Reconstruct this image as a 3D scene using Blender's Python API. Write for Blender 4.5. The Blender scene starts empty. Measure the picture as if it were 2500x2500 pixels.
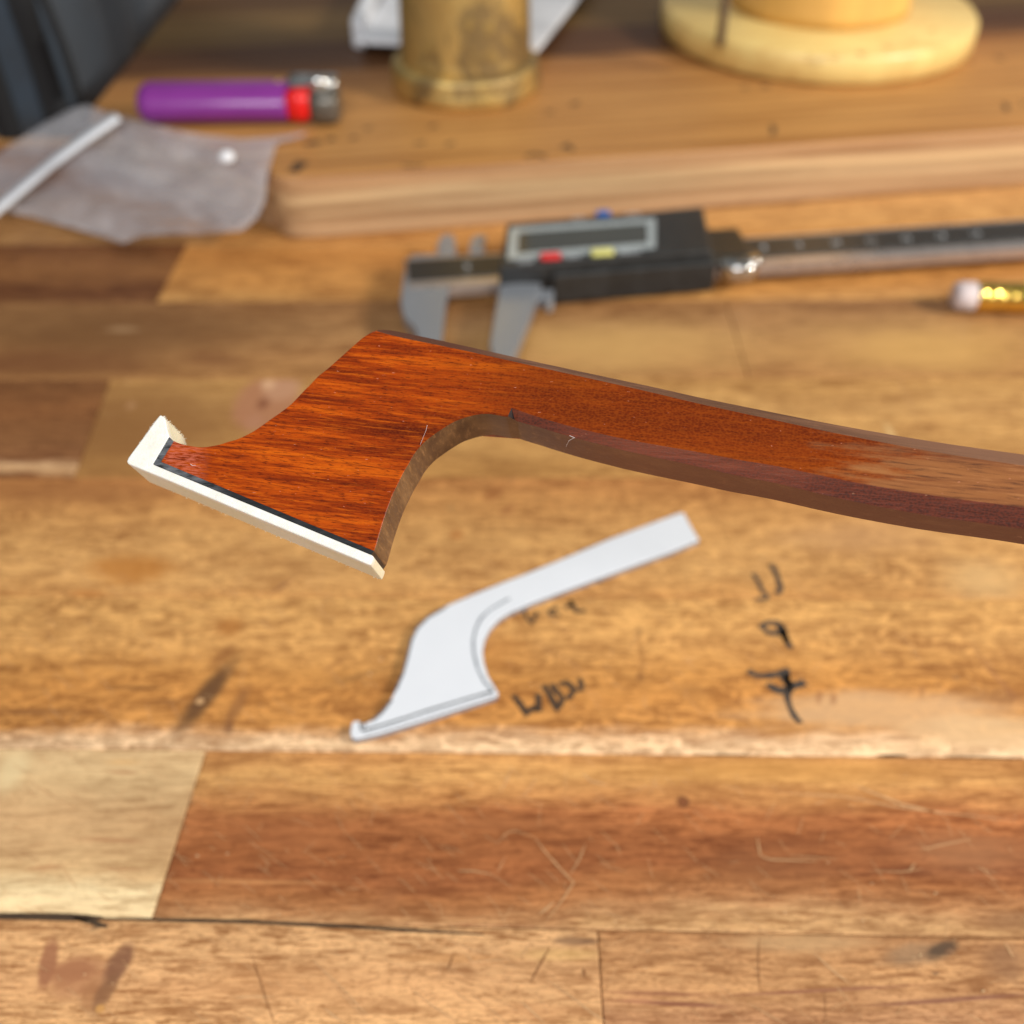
import bpy, bmesh, math, random
from mathutils import Vector, Matrix, noise
from mathutils.geometry import tessellate_polygon

S = bpy.context.scene
R = math.radians
rnd = random.Random(7)

# ------------------------------------------------------------------ camera
H_CAM, PITCH, F = 0.127, R(42), 2500.0
cam_d = bpy.data.cameras.new("camera")
cam = bpy.data.objects.new("camera", cam_d)
S.collection.objects.link(cam)
cam.location = (0, 0, H_CAM)
cam.rotation_euler = (R(90) - PITCH, 0, 0)
cam_d.sensor_width = 36
cam_d.lens = 36
cam_d.clip_start = 0.005
cam_d.clip_end = 50
cam_d.dof.use_dof = True
cam_d.dof.focus_distance = 0.0945
cam_d.dof.aperture_fstop = 21.0
S.camera = cam

# ------------------------------------------------------------------ world, lamps, exposure
W = bpy.data.worlds.new("World")
S.world = W
W.use_nodes = True
bg = W.node_tree.nodes["Background"]
bg.inputs[0].default_value = (0.93, 0.97, 1.0, 1)
bg.inputs[1].default_value = 0.25

def area(name, loc, aim, sx, sy, power, col):
    l = bpy.data.lights.new(name, 'AREA')
    l.shape = 'RECTANGLE'; l.size = sx; l.size_y = sy
    l.energy = power; l.color = col
    o = bpy.data.objects.new(name, l)
    S.collection.objects.link(o)
    o.location = loc
    o.rotation_euler = (Vector(aim) - Vector(loc)).to_track_quat('-Z', 'Y').to_euler()
    return o
area("front_window", (-0.05, -0.55, 0.62), (0.03, 0.16, 0), 0.50, 0.36, 6.2, (0.97, 0.98, 1.0))
area("bench_lamp", (0.56, 0.02, 0.36), (0.05, 0.22, 0), 0.12, 0.12, 4.4, (1.0, 0.95, 0.87))

S.view_settings.view_transform = 'Standard'
S.view_settings.look = 'None'
S.view_settings.exposure = 0.0
S.view_settings.gamma = 1.0
S.render.engine = 'CYCLES'
S.cycles.use_denoising = True
S.cycles.max_bounces = 8
S.cycles.transparent_max_bounces = 12

# ------------------------------------------------------------------ geometry helpers
CP, SP = math.cos(PITCH), math.sin(PITCH)
CAM = Vector((0, 0, H_CAM))
def ray(x, y):
    return Vector(((x - 1250) / F, CP + (1250 - y) / F * SP, -SP + (1250 - y) / F * CP))
def G(x, y, z=0.0):
    d = ray(x, y)
    return CAM + d * ((z - H_CAM) / d.z)
def pxsize(x, y, z=0.0):
    """metres per photo pixel at a bench point: (across, along the bench)"""
    d = ray(x, y); t = (z - H_CAM) / d.z
    s = -d.z / d.length
    return t / F, t / F / max(s, .2)

def root(name, loc, label, cat, group=None, kind=None, rot=None):
    o = bpy.data.objects.new(name, None)
    o.empty_display_size = 0.01
    S.collection.objects.link(o)
    M = Matrix.Translation(Vector(loc))
    if rot is not None: M = M @ rot.to_4x4()
    o.matrix_world = M
    o['label'] = label; o['category'] = cat
    if group: o['group'] = group
    if kind: o['kind'] = kind
    o['_m'] = [v for r in M for v in r]
    return o
def mroot(o):
    while o.parent: o = o.parent
    if '_m' in o:
        a = list(o['_m']); return Matrix([a[0:4], a[4:8], a[8:12], a[12:16]])
    return Matrix.Identity(4)

def mesh(name, verts, faces, mat, parent=None, smooth=False, local=False, mats=None, fmat=None, label=None, kind=None):
    me = bpy.data.meshes.new(name)
    if parent is not None and not local:
        inv = mroot(parent).inverted()
        verts = [inv @ Vector(v) for v in verts]
    me.from_pydata([tuple(v) for v in verts], [], faces)
    for m in (mats or [mat]): me.materials.append(m)
    if fmat:
        for p, i in zip(me.polygons, fmat): p.material_index = i
    bm = bmesh.new(); bm.from_mesh(me)
    bmesh.ops.recalc_face_normals(bm, faces=bm.faces)
    bm.to_mesh(me); bm.free()
    if smooth:
        for p in me.polygons: p.use_smooth = True
    o = bpy.data.objects.new(name, me)
    S.collection.objects.link(o)
    if parent is not None: o.parent = parent
    if label: o['label'] = label
    if kind: o['kind'] = kind
    return o

def bevel(o, w, seg=2, angle=30):
    bm = bmesh.new(); bm.from_mesh(o.data)
    es = [e for e in bm.edges if len(e.link_faces) == 2 and e.calc_face_angle(0) > R(angle)]
    bmesh.ops.bevel(bm, geom=es, offset=w, segments=seg, profile=.5, affect='EDGES', clamp_overlap=True)
    bm.to_mesh(o.data); bm.free()
    return o

def prism(name, top, off, mat, parent=None, bev=0, seg=2, **k):
    """polygon of 3D points swept by the vector off"""
    off = Vector(off); n = len(top)
    v = [Vector(p) for p in top] + [Vector(p) + off for p in top]
    f = [list(range(n)), list(range(2 * n - 1, n - 1, -1))]
    f += [[i, i + n, (i + 1) % n + n, (i + 1) % n] for i in range(n)]
    o = mesh(name, v, f, mat, parent, **k)
    if bev: bevel(o, bev, seg)
    return o

def lathe(name, prof, c, mat, parent=None, seg=64, wob=0, smooth=True, axis=None, **k):
    """profile of (radius, height) turned about a vertical axis at c (or axis given as a 3x3 matrix)"""
    v, f = [], []
    c = Vector(c)
    A = axis or Matrix.Identity(3)
    for (r, z) in prof:
        for i in range(seg):
            a = 2 * math.pi * i / seg
            rr = r * (1 + wob * noise.noise(Vector((math.cos(a) * 1.5, math.sin(a) * 1.5, z * 60))))
            v.append(c + A @ Vector((rr * math.cos(a), rr * math.sin(a), z)))
    m = len(prof)
    for j in range(m - 1):
        for i in range(seg):
            f.append([j * seg + i, j * seg + (i + 1) % seg, (j + 1) * seg + (i + 1) % seg, (j + 1) * seg + i])
    f.append(list(range(seg))); f.append([(m - 1) * seg + i for i in range(seg)])
    o = mesh(name, v, f, mat, parent, **k)
    if smooth:
        for p in o.data.polygons: p.use_smooth = len(p.vertices) == 4
    return o

def join_ribbons(name, lines, width, mat, parent, lift=0.00010, z=0.0, taper=True, **k):
    """flat ink or scratch strokes: every line is a list of (photo x, y) points lying on height z"""
    v, f = [], []
    for li, ln in enumerate(lines):
        w = width if not isinstance(width, (list, tuple)) else width[li]
        P = [G(x, y, z + lift) for x, y in ln]
        Q = []
        for i in range(len(P) - 1):       # subdivide
            for t in (0, .34, .67): Q.append(P[i].lerp(P[i + 1], t))
        Q.append(P[-1])
        n = len(Q); b = len(v)
        for i, p in enumerate(Q):
            d = (Q[min(i + 1, n - 1)] - Q[max(i - 1, 0)]).normalized()
            s = Vector((-d.y, d.x, 0))
            e = min(i, n - 1 - i) / max(1, n / 2)
            ww = w * ((.35 + .65 * min(1, e * 2.5)) if taper else 1) * (1 + .35 * noise.noise(p * 900 + Vector((li, 0, 0))))
            v += [p + s * ww / 2, p - s * ww / 2]
        for i in range(n - 1):
            f.append([b + 2 * i, b + 2 * i + 1, b + 2 * i + 3, b + 2 * i + 2])
    return mesh(name, v, f, mat, parent, **k)

def strokes(name, lines, width, mat, parent, **k):
    for i, ln in enumerate(lines):
        join_ribbons(name, [ln], width[i] if isinstance(width, (list, tuple)) else width, mat, parent, **k)

# ------------------------------------------------------------------ material helpers
def lin(c, g=1.0):
    o = []
    for v in c[:3]:
        v = v / 255
        o.append((v / 12.92 if v <= .04045 else ((v + .055) / 1.055) ** 2.4) * g)
    return (*o, 1)

class NT:
    def __init__(s, name):
        s.m = bpy.data.materials.new(name); s.m.use_nodes = True
        s.t = s.m.node_tree; s.t.nodes.clear()
        s.out = s.n('ShaderNodeOutputMaterial')
        s.co = s.n('ShaderNodeTexCoord').outputs['Object']
    def n(s, k, **p):
        x = s.t.nodes.new(k)
        for a, b in p.items(): setattr(x, a, b)
        return x
    def put(s, sock, v):
        if isinstance(v, bpy.types.NodeSocket): s.t.links.new(v, sock)
        elif v is not None: sock.default_value = v
    def map(s, scale, rot=(0, 0, 0), loc=(0, 0, 0), v=None):
        m = s.n('ShaderNodeMapping'); s.put(m.inputs[0], v or s.co)
        m.inputs['Location'].default_value = loc; m.inputs['Rotation'].default_value = rot; m.inputs['Scale'].default_value = scale
        return m.outputs[0]
    def noise(s, v, sc=1, det=4, rough=.55, dist=0):
        m = s.n('ShaderNodeTexNoise'); s.put(m.inputs['Vector'], v); m.inputs['Scale'].default_value = sc
        m.inputs['Detail'].default_value = det; m.inputs['Roughness'].default_value = rough; m.inputs['Distortion'].default_value = dist
        return m.outputs['Fac']
    def math(s, op, a, b=None, c=None, clamp=False):
        m = s.n('ShaderNodeMath', operation=op, use_clamp=clamp)
        s.put(m.inputs[0], a); s.put(m.inputs[1], b)
        if c is not None: s.put(m.inputs[2], c)
        return m.outputs[0]
    def rng(s, v, a, b, c=0, d=1, smooth=False):
        m = s.n('ShaderNodeMapRange'); m.clamp = True
        if smooth: m.interpolation_type = 'SMOOTHSTEP'
        for i, x in enumerate((v, a, b, c, d)): s.put(m.inputs[i], x)
        return m.outputs[0]
    def mix(s, fac, a, b, mode='MIX'):
        m = s.n('ShaderNodeMix', data_type='RGBA', blend_type=mode)
        s.put(m.inputs[0], fac); s.put(m.inputs[6], a); s.put(m.inputs[7], b)
        return m.outputs[2]
    def ramp(s, fac, stops, interp='LINEAR'):
        m = s.n('ShaderNodeValToRGB'); e = m.color_ramp.elements; m.color_ramp.interpolation = interp
        s.put(m.inputs[0], fac)
        while len(e) < len(stops): e.new(.5)
        for x, (p, c) in zip(e, stops): x.position = p; x.color = c
        return m.outputs[0]
    def bump(s, h, strength=.3, dist=.0002):
        m = s.n('ShaderNodeBump'); m.inputs['Strength'].default_value = strength; m.inputs['Distance'].default_value = dist
        s.put(m.inputs['Height'], h); return m.outputs[0]
    def bsdf(s, color, rough=.5, metal=0, normal=None, coat=0, coat_r=.1, spec=.5, sss=0, alpha=None, trans=0, sheen=0):
        b = s.n('ShaderNodeBsdfPrincipled')
        s.put(b.inputs['Base Color'], color); s.put(b.inputs['Roughness'], rough); s.put(b.inputs['Metallic'], metal)
        s.put(b.inputs['Normal'], normal); s.put(b.inputs['Coat Weight'], coat); b.inputs['Coat Roughness'].default_value = coat_r
        s.put(b.inputs['Specular IOR Level'], spec)
        if sss:
            b.inputs['Subsurface Weight'].default_value = sss; b.inputs['Subsurface Radius'].default_value = (.001, .0007, .0004)
            b.inputs['Subsurface Scale'].default_value = 1
        if alpha is not None: s.put(b.inputs['Alpha'], alpha)
        if sheen: b.inputs['Sheen Weight'].default_value = sheen
        s.put(b.inputs['Transmission Weight'], trans)
        s.t.links.new(b.outputs[0], s.out.inputs[0])
        return b

def plain(name, col, rough=.5, metal=0, var=.12, nscale=400, bump=.15, bd=.0001, coat=0, spec=.5, gain=1, stretch=(1, 1, 1), sheen=0):
    t = NT(name)
    v = t.map(stretch)
    n = t.noise(v, nscale, 5, .6)
    c = lin(col, gain)
    dk = tuple(x * (1 - var) for x in c[:3]) + (1,); lt = tuple(min(1, x * (1 + var)) for x in c[:3]) + (1,)
    colr = t.mix(t.rng(n, .3, .7), dk, lt)
    t.bsdf(colr, t.rng(n, .3, .7, rough * .85, min(1, rough * 1.15)), metal, t.bump(n, bump, bd), coat, spec=spec, sheen=sheen)
    return t.m

# spot group: soft noisy ellipse
def make_spot_group():
    g = bpy.data.node_groups.new("blotch", 'ShaderNodeTree')
    I = g.interface
    I.new_socket("Vector", in_out='INPUT', socket_type='NodeSocketVector')
    I.new_socket("Center", in_out='INPUT', socket_type='NodeSocketVector')
    I.new_socket("Angle", in_out='INPUT', socket_type='NodeSocketFloat')
    I.new_socket("Inverse", in_out='INPUT', socket_type='NodeSocketVector')
    I.new_socket("Soft", in_out='INPUT', socket_type='NodeSocketFloat')
    I.new_socket("Noise", in_out='INPUT', socket_type='NodeSocketFloat')
    I.new_socket("Amount", in_out='INPUT', socket_type='NodeSocketFloat')
    I.new_socket("Fac", in_out='OUTPUT', socket_type='NodeSocketFloat')
    N = g.nodes; L = g.links
    i = N.new('NodeGroupInput'); o = N.new('NodeGroupOutput')
    sub = N.new('ShaderNodeVectorMath'); sub.operation = 'SUBTRACT'
    L.new(i.outputs[0], sub.inputs[0]); L.new(i.outputs[1], sub.inputs[1])
    rot = N.new('ShaderNodeVectorRotate'); rot.rotation_type = 'Z_AXIS'
    L.new(sub.outputs[0], rot.inputs['Vector']); L.new(i.outputs[2], rot.inputs['Angle'])
    mul = N.new('ShaderNodeVectorMath'); mul.operation = 'MULTIPLY'
    L.new(rot.outputs[0], mul.inputs[0]); L.new(i.outputs[3], mul.inputs[1])
    ln = N.new('ShaderNodeVectorMath'); ln.operation = 'LENGTH'; L.new(mul.outputs[0], ln.inputs[0])
    nz = N.new('ShaderNodeTexNoise'); nz.inputs['Scale'].default_value = 1.7; nz.inputs['Detail'].default_value = 5
    nz.inputs['Roughness'].default_value = .65
    ad = N.new('ShaderNodeVectorMath'); ad.operation = 'MULTIPLY_ADD'
    L.new(i.outputs[1], ad.inputs[0]); ad.inputs[1].default_value = (313, 197, 51); L.new(mul.outputs[0], ad.inputs[2])
    L.new(ad.outputs[0], nz.inputs['Vector'])
    m1 = N.new('ShaderNodeMath'); m1.operation = 'SUBTRACT'; L.new(nz.outputs['Fac'], m1.inputs[0]); m1.inputs[1].default_value = .5
    m2 = N.new('ShaderNodeMath'); m2.operation = 'MULTIPLY_ADD'; L.new(m1.outputs[0], m2.inputs[0]); L.new(i.outputs[5], m2.inputs[1]); L.new(ln.outputs['Value'], m2.inputs[2])
    lo = N.new('ShaderNodeMath'); lo.operation = 'SUBTRACT'; lo.inputs[0].default_value = 1; L.new(i.outputs[4], lo.inputs[1])
    mr = N.new('ShaderNodeMapRange'); mr.interpolation_type = 'SMOOTHSTEP'
    L.new(m2.outputs[0], mr.inputs[0]); L.new(lo.outputs[0], mr.inputs[1]); mr.inputs[2].default_value = 1.0
    mr.inputs[3].default_value = 1; mr.inputs[4].default_value = 0
    mm = N.new('ShaderNodeMath'); mm.operation = 'MULTIPLY'; L.new(mr.outputs[0], mm.inputs[0]); L.new(i.outputs[6], mm.inputs[1])
    L.new(mm.outputs[0], o.inputs[0])
    return g
SPOT = make_spot_group()

def spot_fac(t, s, z=0.0, origin=Vector((0, 0, 0))):
    px, py, rx, ry, rot, col, amt, soft, nz = s
    a, b = pxsize(px, py, z)
    c = G(px, py, z) - origin
    g = t.n('ShaderNodeGroup', node_tree=SPOT)
    t.put(g.inputs[0], t.co); g.inputs[1].default_value = c; g.inputs[2].default_value = R(rot)
    g.inputs[3].default_value = (1 / (rx * a), 1 / (ry * b), 0)
    g.inputs[4].default_value = soft; g.inputs[5].default_value = nz; g.inputs[6].default_value = amt
    return g.outputs[0]

def wood(name, bands, spots=(), seed=0, fiber=.22, figure=.18, warp=.0012, rough=.5, gain=1.0, spec=.35, z=0.0, origin=Vector((0, 0, 0)), rot=0.0, mott=0.0):
    """bands: [(photo y, sRGB)] front edge last or first; fibres run along local x"""
    t = NT(name)
    fiber *= 1.75; figure *= 1.6; gain *= 1.0
    base = t.co
    if rot: base = t.map((1, 1, 1), rot=(0, 0, rot))
    off = (seed * .713, seed * .377, seed * .19)
    wn = t.noise(t.map((22, 60, 20), loc=off, v=base), 1, 3, .5)
    wn2 = t.noise(t.map((140, 420, 60), loc=off, v=base), 1, 3, .6)
    sep = t.n('ShaderNodeSeparateXYZ'); t.put(sep.inputs[0], base)
    y = t.math('ADD', sep.outputs[1], t.math('MULTIPLY', t.math('SUBTRACT', wn, .5), warp * 6))
    y = t.math('ADD', y, t.math('MULTIPLY', t.math('SUBTRACT', wn2, .5), warp * 3))
    ys = sorted([((G(1250, py, z) - origin).y, c) for py, c in bands], key=lambda q: q[0])
    y0, y1 = ys[0][0], ys[-1][0]
    if y1 - y0 < 1e-5: y1 = y0 + .01
    col = t.ramp(t.rng(y, y0, y1), [((a - y0) / (y1 - y0), lin(c, gain)) for a, c in ys])
    # broad mottling, along-grain figure, fibres, pores
    n0 = t.noise(t.map((30, 75, 30), loc=off, v=base), 1, 3, .5, .5)
    n1 = t.noise(t.map((70, 380, 80), loc=off, v=base), 1, 5, .6, .6)
    n2 = t.noise(t.map((260, 2400, 300), loc=off, v=base), 1, 4, .65)
    n3 = t.noise(t.map((900, 5200, 900), loc=off, v=base), 1, 2, .5)
    col = t.mix(1, col, (1.02, .985, 1.01, 1), 'MULTIPLY')
    dark = t.mix(1, col, (.46, .34, .24, 1), 'MULTIPLY')
    light = t.mix(1, col, (1.32, 1.31, 1.30, 1), 'MULTIPLY')

    n1b = t.noise(t.map((110, 900, 200), loc=(off[1], off[0], 2), v=base), 1, 4, .65, .4)
    amp = t.noise(t.map((35, 120, 30), loc=(off[2], 1, off[0]), v=base), 1, 2, .5)
    amp = t.rng(amp, .38, .62, .5, 1)
    col = t.mix(t.rng(n0, .50, .68, 0, figure * 1.7), col, dark)
    col = t.mix(t.rng(n0, .48, .33, 0, figure * 1.7), col, light)
    col = t.mix(t.rng(n1, .51, .62, 0, figure * 1.9), col, dark)
    col = t.mix(t.rng(n1, .48, .37, 0, figure * 1.6), col, light)
    col = t.mix(t.math('MULTIPLY', amp, t.rng(n1b, .52, .61, 0, fiber * 1.7)), col, dark)
    col = t.mix(t.math('MULTIPLY', amp, t.rng(n1b, .47, .38, 0, fiber * 1.3)), col, light)
    col = t.mix(t.math('MULTIPLY', amp, t.rng(n2, .53, .61, 0, fiber * 1.9)), col, dark)
    col = t.mix(t.rng(n2, .46, .38, 0, fiber * 1.3), col, light)
    col = t.mix(t.rng(n3, .58, .64, 0, fiber * 1.6), col, dark)
    if mott:
        nm = t.noise(t.map((190, 330, 100), rot=(0, 0, .5), loc=off, v=base), 1, 5, .68, 1.6)
        nl = t.noise(t.map((250, 420, 100), rot=(0, 0, -.5), loc=(3, off[1], 1), v=base), 1, 5, .66, 1.4)
        col = t.mix(t.rng(nm, .51, .61, 0, mott), col, t.mix(.5, col, dark))
        col = t.mix(t.rng(nl, .52, .62, 0, mott), col, light)
    for s in spots:
        col = t.mix(spot_fac(t, s, z, origin), col, lin(s[5], gain))
    h = t.math('ADD', t.math('MULTIPLY', n2, .6), t.math('MULTIPLY', n1, .5))
    t.bsdf(col, t.rng(n1, .3, .7, rough - .08, rough + .12), 0, t.bump(h, .35, .00012), spec=spec)
    return t.m

# ------------------------------------------------------------------ shared materials
ink = plain("marker_ink", (68, 58, 50), .7, var=.3, nscale=900, bump=0)
ink_faint = plain("faded_ink", (78, 56, 34), .7, var=.3, nscale=900, bump=0)
scr_l = plain("scratch_pale", (212, 168, 118), .7, var=.15, nscale=1500)
scr_d = plain("scratch_dark", (140, 92, 50), .7, var=.15, nscale=1500)
gapm = plain("glue_line_dirt", (70, 52, 34), .8, var=.3, nscale=700)

# ------------------------------------------------------------------ workbench of glued planks
bench = root("workbench", (0, 0, 0), "scarred butcher block workbench top of glued acacia planks under everything else", "workbench")
BX0, BX1 = -0.42, 0.48
# seams as world lines: (photo point, photo point) on the bench top
def line_y(p, q):
    A, B = G(*p), G(*q)
    m = (B.y - A.y) / (B.x - A.x)
    return lambda x, A=A, m=m: A.y + m * (x - A.x)
seams = [line_y((0, 597), (2500, 575)), line_y((0, 738), (2500, 728)), line_y((0, 926), (2500, 921)),
         line_y((0, 1166), (2500, 1166)), line_y((0, 1455), (2500, 1462)), line_y((0, 1826), (2500, 1850)),
         line_y((0, 2238), (2500, 2290))]
yb = G(1250, 597).y
back = [(lambda x, k=k: seams[0](x) + .0325 * k) for k in range(1, 20)]
front = [(lambda x, k=k: seams[-1](x) - .027 * k) for k in range(1, 4)]
rows = list(reversed(back)) + seams + front      # from far to near

def plank(fa, fb, xa0, xa1, xb0, xb1, mat, dz=0.0):
    """fa: far seam, fb: near seam; xa at far side, xb at near side"""
    g = .00006
    top = [(xb0 + g, fb(xb0) + g, dz), (xb1 - g, fb(xb1) + g, dz), (xa1 - g, fa(xa1) - g, dz), (xa0 + g, fa(xa0) - g, dz)]
    return prism("plank", top, (0, 0, -.03), mat, bench, bev=.00022, seg=2)

def jx(p):  # world x of a photo point
    return G(*p).x
tan1, tan2, gold = (196, 148, 88), (205, 158, 100), (190, 136, 70)

m_b1l = wood("wood_dark_strip", [(597, (112, 68, 34)), (640, (140, 94, 52)), (670, (146, 100, 56)), (705, (112, 70, 38)), (738, (128, 86, 50))], seed=1, gain=.95)
m_b1r = wood("wood_golden_back", [(575, (198, 150, 86)), (620, (190, 132, 66)), (700, (196, 142, 76)), (738, (192, 146, 84))], seed=2)
m_b2 = wood("wood_grey_brown", [(735, (150, 108, 64)), (800, (168, 128, 80)), (860, (170, 126, 76)), (926, (176, 130, 76))],
            spots=[(240, 810, 620, 110, 0, (112, 74, 40), .85, .9, .5), (80, 890, 420, 60, 0, (116, 72, 40), .8, .9, .6), (300, 804, 60, 9, 0, (176, 140, 100), .6, .8, .6), (520, 880, 120, 30, 12, (120, 74, 42), .5, .9, 1),  # darker left, paler right: plank tone plus uneven light painted in
                   (1500, 850, 520, 90, 0, (204, 160, 96), .7, .9, .7), (2250, 850, 420, 90, 0, (206, 160, 92), .7, .9, .7)], seed=3, figure=.16)
m_b3l = wood("wood_red_brown", [(926, (128, 86, 48)), (1000, (136, 90, 50)), (1080, (132, 90, 52)), (1120, (140, 96, 58)), (1140, (206, 168, 122)), (1160, (190, 148, 100)), (1166, (128, 84, 48))],
              seed=4, figure=.14)
m_b3r = wood("wood_knotty_tan", [(926, (196, 152, 88)), (1000, (198, 154, 92)), (1100, (196, 150, 86)), (1166, (190, 142, 78))],
             spots=[(260, 1050, 620, 190, 0, (138, 94, 50), .92, .95, .4), (648, 985, 92, 78, 0, (172, 118, 84), .9, .35, .25),  # first, wide spot darkens the left: plank tone plus dimmer light painted in
                    (690, 950, 60, 40, 20, (190, 142, 108), .8, .6, .3), (655, 938, 24, 16, 0, (214, 168, 128), .9, .6, .1), (642, 985, 22, 20, 0, (128, 76, 50), .8, .7, .3), (620, 1030, 30, 26, 0, (176, 124, 92), .7, .6, .3),
                    (320, 990, 16, 12, 0, (186, 140, 96), .6, .7, .2), (2210, 960, 12, 90, 0, (178, 132, 80), .5, .8, .6),
                    (2175, 1060, 14, 40, 0, (222, 186, 128), .6, .8, .3)], seed=5, figure=.16)
m_b4 = wood("wood_mottled", [(1166, (186, 130, 72)), (1230, (196, 144, 82)), (1320, (206, 158, 94)), (1400, (208, 160, 96)), (1460, (200, 148, 84))],
            spots=[(150, 1200, 420, 60, 0, (150, 96, 52), .7, .9, .8), (320, 1390, 150, 48, 4, (178, 112, 42), .75, .7, .9), (210, 1450, 60, 16, 0, (170, 104, 44), .6, .7, .6),
                   (1205, 1205, 45, 16, -50, (146, 88, 44), .7, .7, .6), (1240, 1245, 40, 14, -50, (150, 92, 50), .6, .8, .6), (1115, 1305, 26, 16, 0, (176, 108, 50), .6, .7, .5),
                   (690, 1430, 55, 7, -48, (132, 82, 48), .7, .7, .3), (770, 1505, 30, 6, -45, (132, 84, 50), .6, .7, .3),
                   (1250, 1165, 14, 12, 0, (150, 106, 70), .6, .8, .3), (1100, 1240, 12, 10, 0, (140, 110, 70), .5, .8, .3),
                   (2100, 1310, 300, 60, 0, (196, 148, 100), .5, .9, .8), (2400, 1420, 160, 80, 0, (216, 176, 120), .6, .9, .6)],
            seed=6, figure=.18, mott=.65)
dk = (104, 68, 38)
m_b5 = wood("wood_stained_tan", [(1455, (206, 158, 92)), (1560, (206, 156, 90)), (1640, (192, 138, 72)), (1700, (196, 138, 70)), (1770, (196, 140, 74)), (1788, (214, 168, 116)), (1800, (226, 188, 142)), (1826, (232, 198, 152))],
            spots=[(2150, 1735, 420, 62, 0, (214, 172, 126), .7, .6, .9), (2400, 1790, 260, 55, 0, (224, 186, 138), .7, .7, .9),
                   (502, 1700, 40, 135, 22, (94, 64, 40), .9, .7, .3), (545, 1600, 26, 50, 30, (140, 88, 44), .7, .8, .5), (488, 1712, 13, 9, 0, (214, 168, 116), .9, .5, .2),
                   (575, 1730, 22, 80, 14, (140, 92, 52), .7, .7, .6), (560, 1780, 16, 22, 0, (106, 68, 46), .6, .7, .5), (560, 1530, 50, 34, 40, (168, 106, 46), .7, .8, .8),
                   (330, 1680, 120, 8, 2, (130, 86, 44), .7, .8, .8), (100, 1738, 170, 9, 0, (132, 84, 46), .7, .8, .8), (420, 1712, 80, 8, 0, (134, 88, 48), .6, .8, .8),
                   (880, 1650, 150, 12, -20, (140, 96, 52), .5, .8, .8), (820, 1620, 60, 9, -40, (140, 88, 46), .5, .8, .5), (1210, 1590, 130, 70, 0, (186, 122, 56), .45, .9, .8),
                   (1565, 1590, 10, 85, 0, (150, 100, 52), .6, .8, .4), (1562, 1650, 12, 22, 0, (120, 74, 40), .6, .8, .4),
                   (2000, 1700, 12, 26, 20, (150, 98, 60), .6, .7, .5), (2035, 1705, 12, 22, 20, (150, 98, 60), .6, .7, .5), (2250, 1690, 9, 22, 20, (150, 100, 60), .5, .7, .4),
                   (2420, 1700, 130, 26, 5, (150, 104, 62), .6, .8, .8), (2440, 1660, 9, 70, -20, (150, 98, 64), .5, .7, .4), (1690, 1690, 60, 40, 0, (166, 114, 60), .5, .8, .9),
                   (1560, 1540, 10, 9, 0, (120, 84, 50), .5, .8, .2), (2335, 1655, 14, 10, 0, (120, 86, 60), .5, .8, .4), (1040, 1700, 40, 16, 0, (150, 96, 50), .5, .8, .6)],
            seed=7, figure=.2, mott=.85)
m_b6l = wood("wood_pale_maple", [(1826, (222, 190, 138)), (1900, (216, 184, 132)), (1990, (204, 166, 116)), (2060, (212, 174, 122)), (2130, (218, 182, 128)), (2180, (236, 212, 160)), (2238, (236, 210, 158))],
              spots=[(300, 1885, 55, 6, 2, (176, 124, 82), .7, .7, .5), (270, 2050, 130, 8, 3, (176, 126, 84), .7, .8, .6), (110, 2118, 70, 8, -5, (180, 128, 84), .7, .8, .6),
                     (300, 2122, 80, 5, 2, (182, 132, 88), .7, .8, .5), (30, 1880, 50, 70, 0, (238, 212, 160), .6, .8, .5), (300, 1860, 60, 10, 0, (216, 166, 104), .5, .8, .5)],
              gain=1.08, seed=8, figure=.10, fiber=.13, rough=.45)
m_b6r = wood("wood_red_heart", [(1840, (196, 142, 82)), (1900, (206, 156, 92)), (1950, (194, 138, 80)), (1990, (174, 112, 64)), (2060, (160, 100, 56)), (2130, (158, 98, 56)), (2175, (172, 114, 66)), (2210, (178, 124, 76)), (2238, (196, 148, 98)), (2262, (208, 164, 110))],
              spots=[(1900, 1880, 650, 45, 0, (200, 144, 74), .5, .9, .5), (700, 2040, 260, 60, 0, (164, 100, 58), .5, .9, .6), (1668, 1957, 20, 17, 0, (104, 62, 36), .95, .5, .15), (1668, 1957, 13, 10, 0, (132, 78, 44), .8, .5, .1),
                     (1900, 2110, 330, 70, -3, (140, 88, 52), .55, .9, .7), (2350, 2080, 260, 70, 0, (160, 110, 72), .55, .9, .8), (940, 2200, 60, 36, -30, (150, 96, 58), .55, .8, .8),
                     (600, 2152, 300, 7, 1, (208, 146, 90), .6, .8, .5), (2470, 2250, 120, 26, 0, (132, 88, 56), .6, .8, .8), (1240, 2010, 250, 32, 0, (146, 90, 52), .5, .9, .7)],
              gain=1.08, seed=9, figure=.17, fiber=.24, rough=.45, mott=.12)
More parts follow.
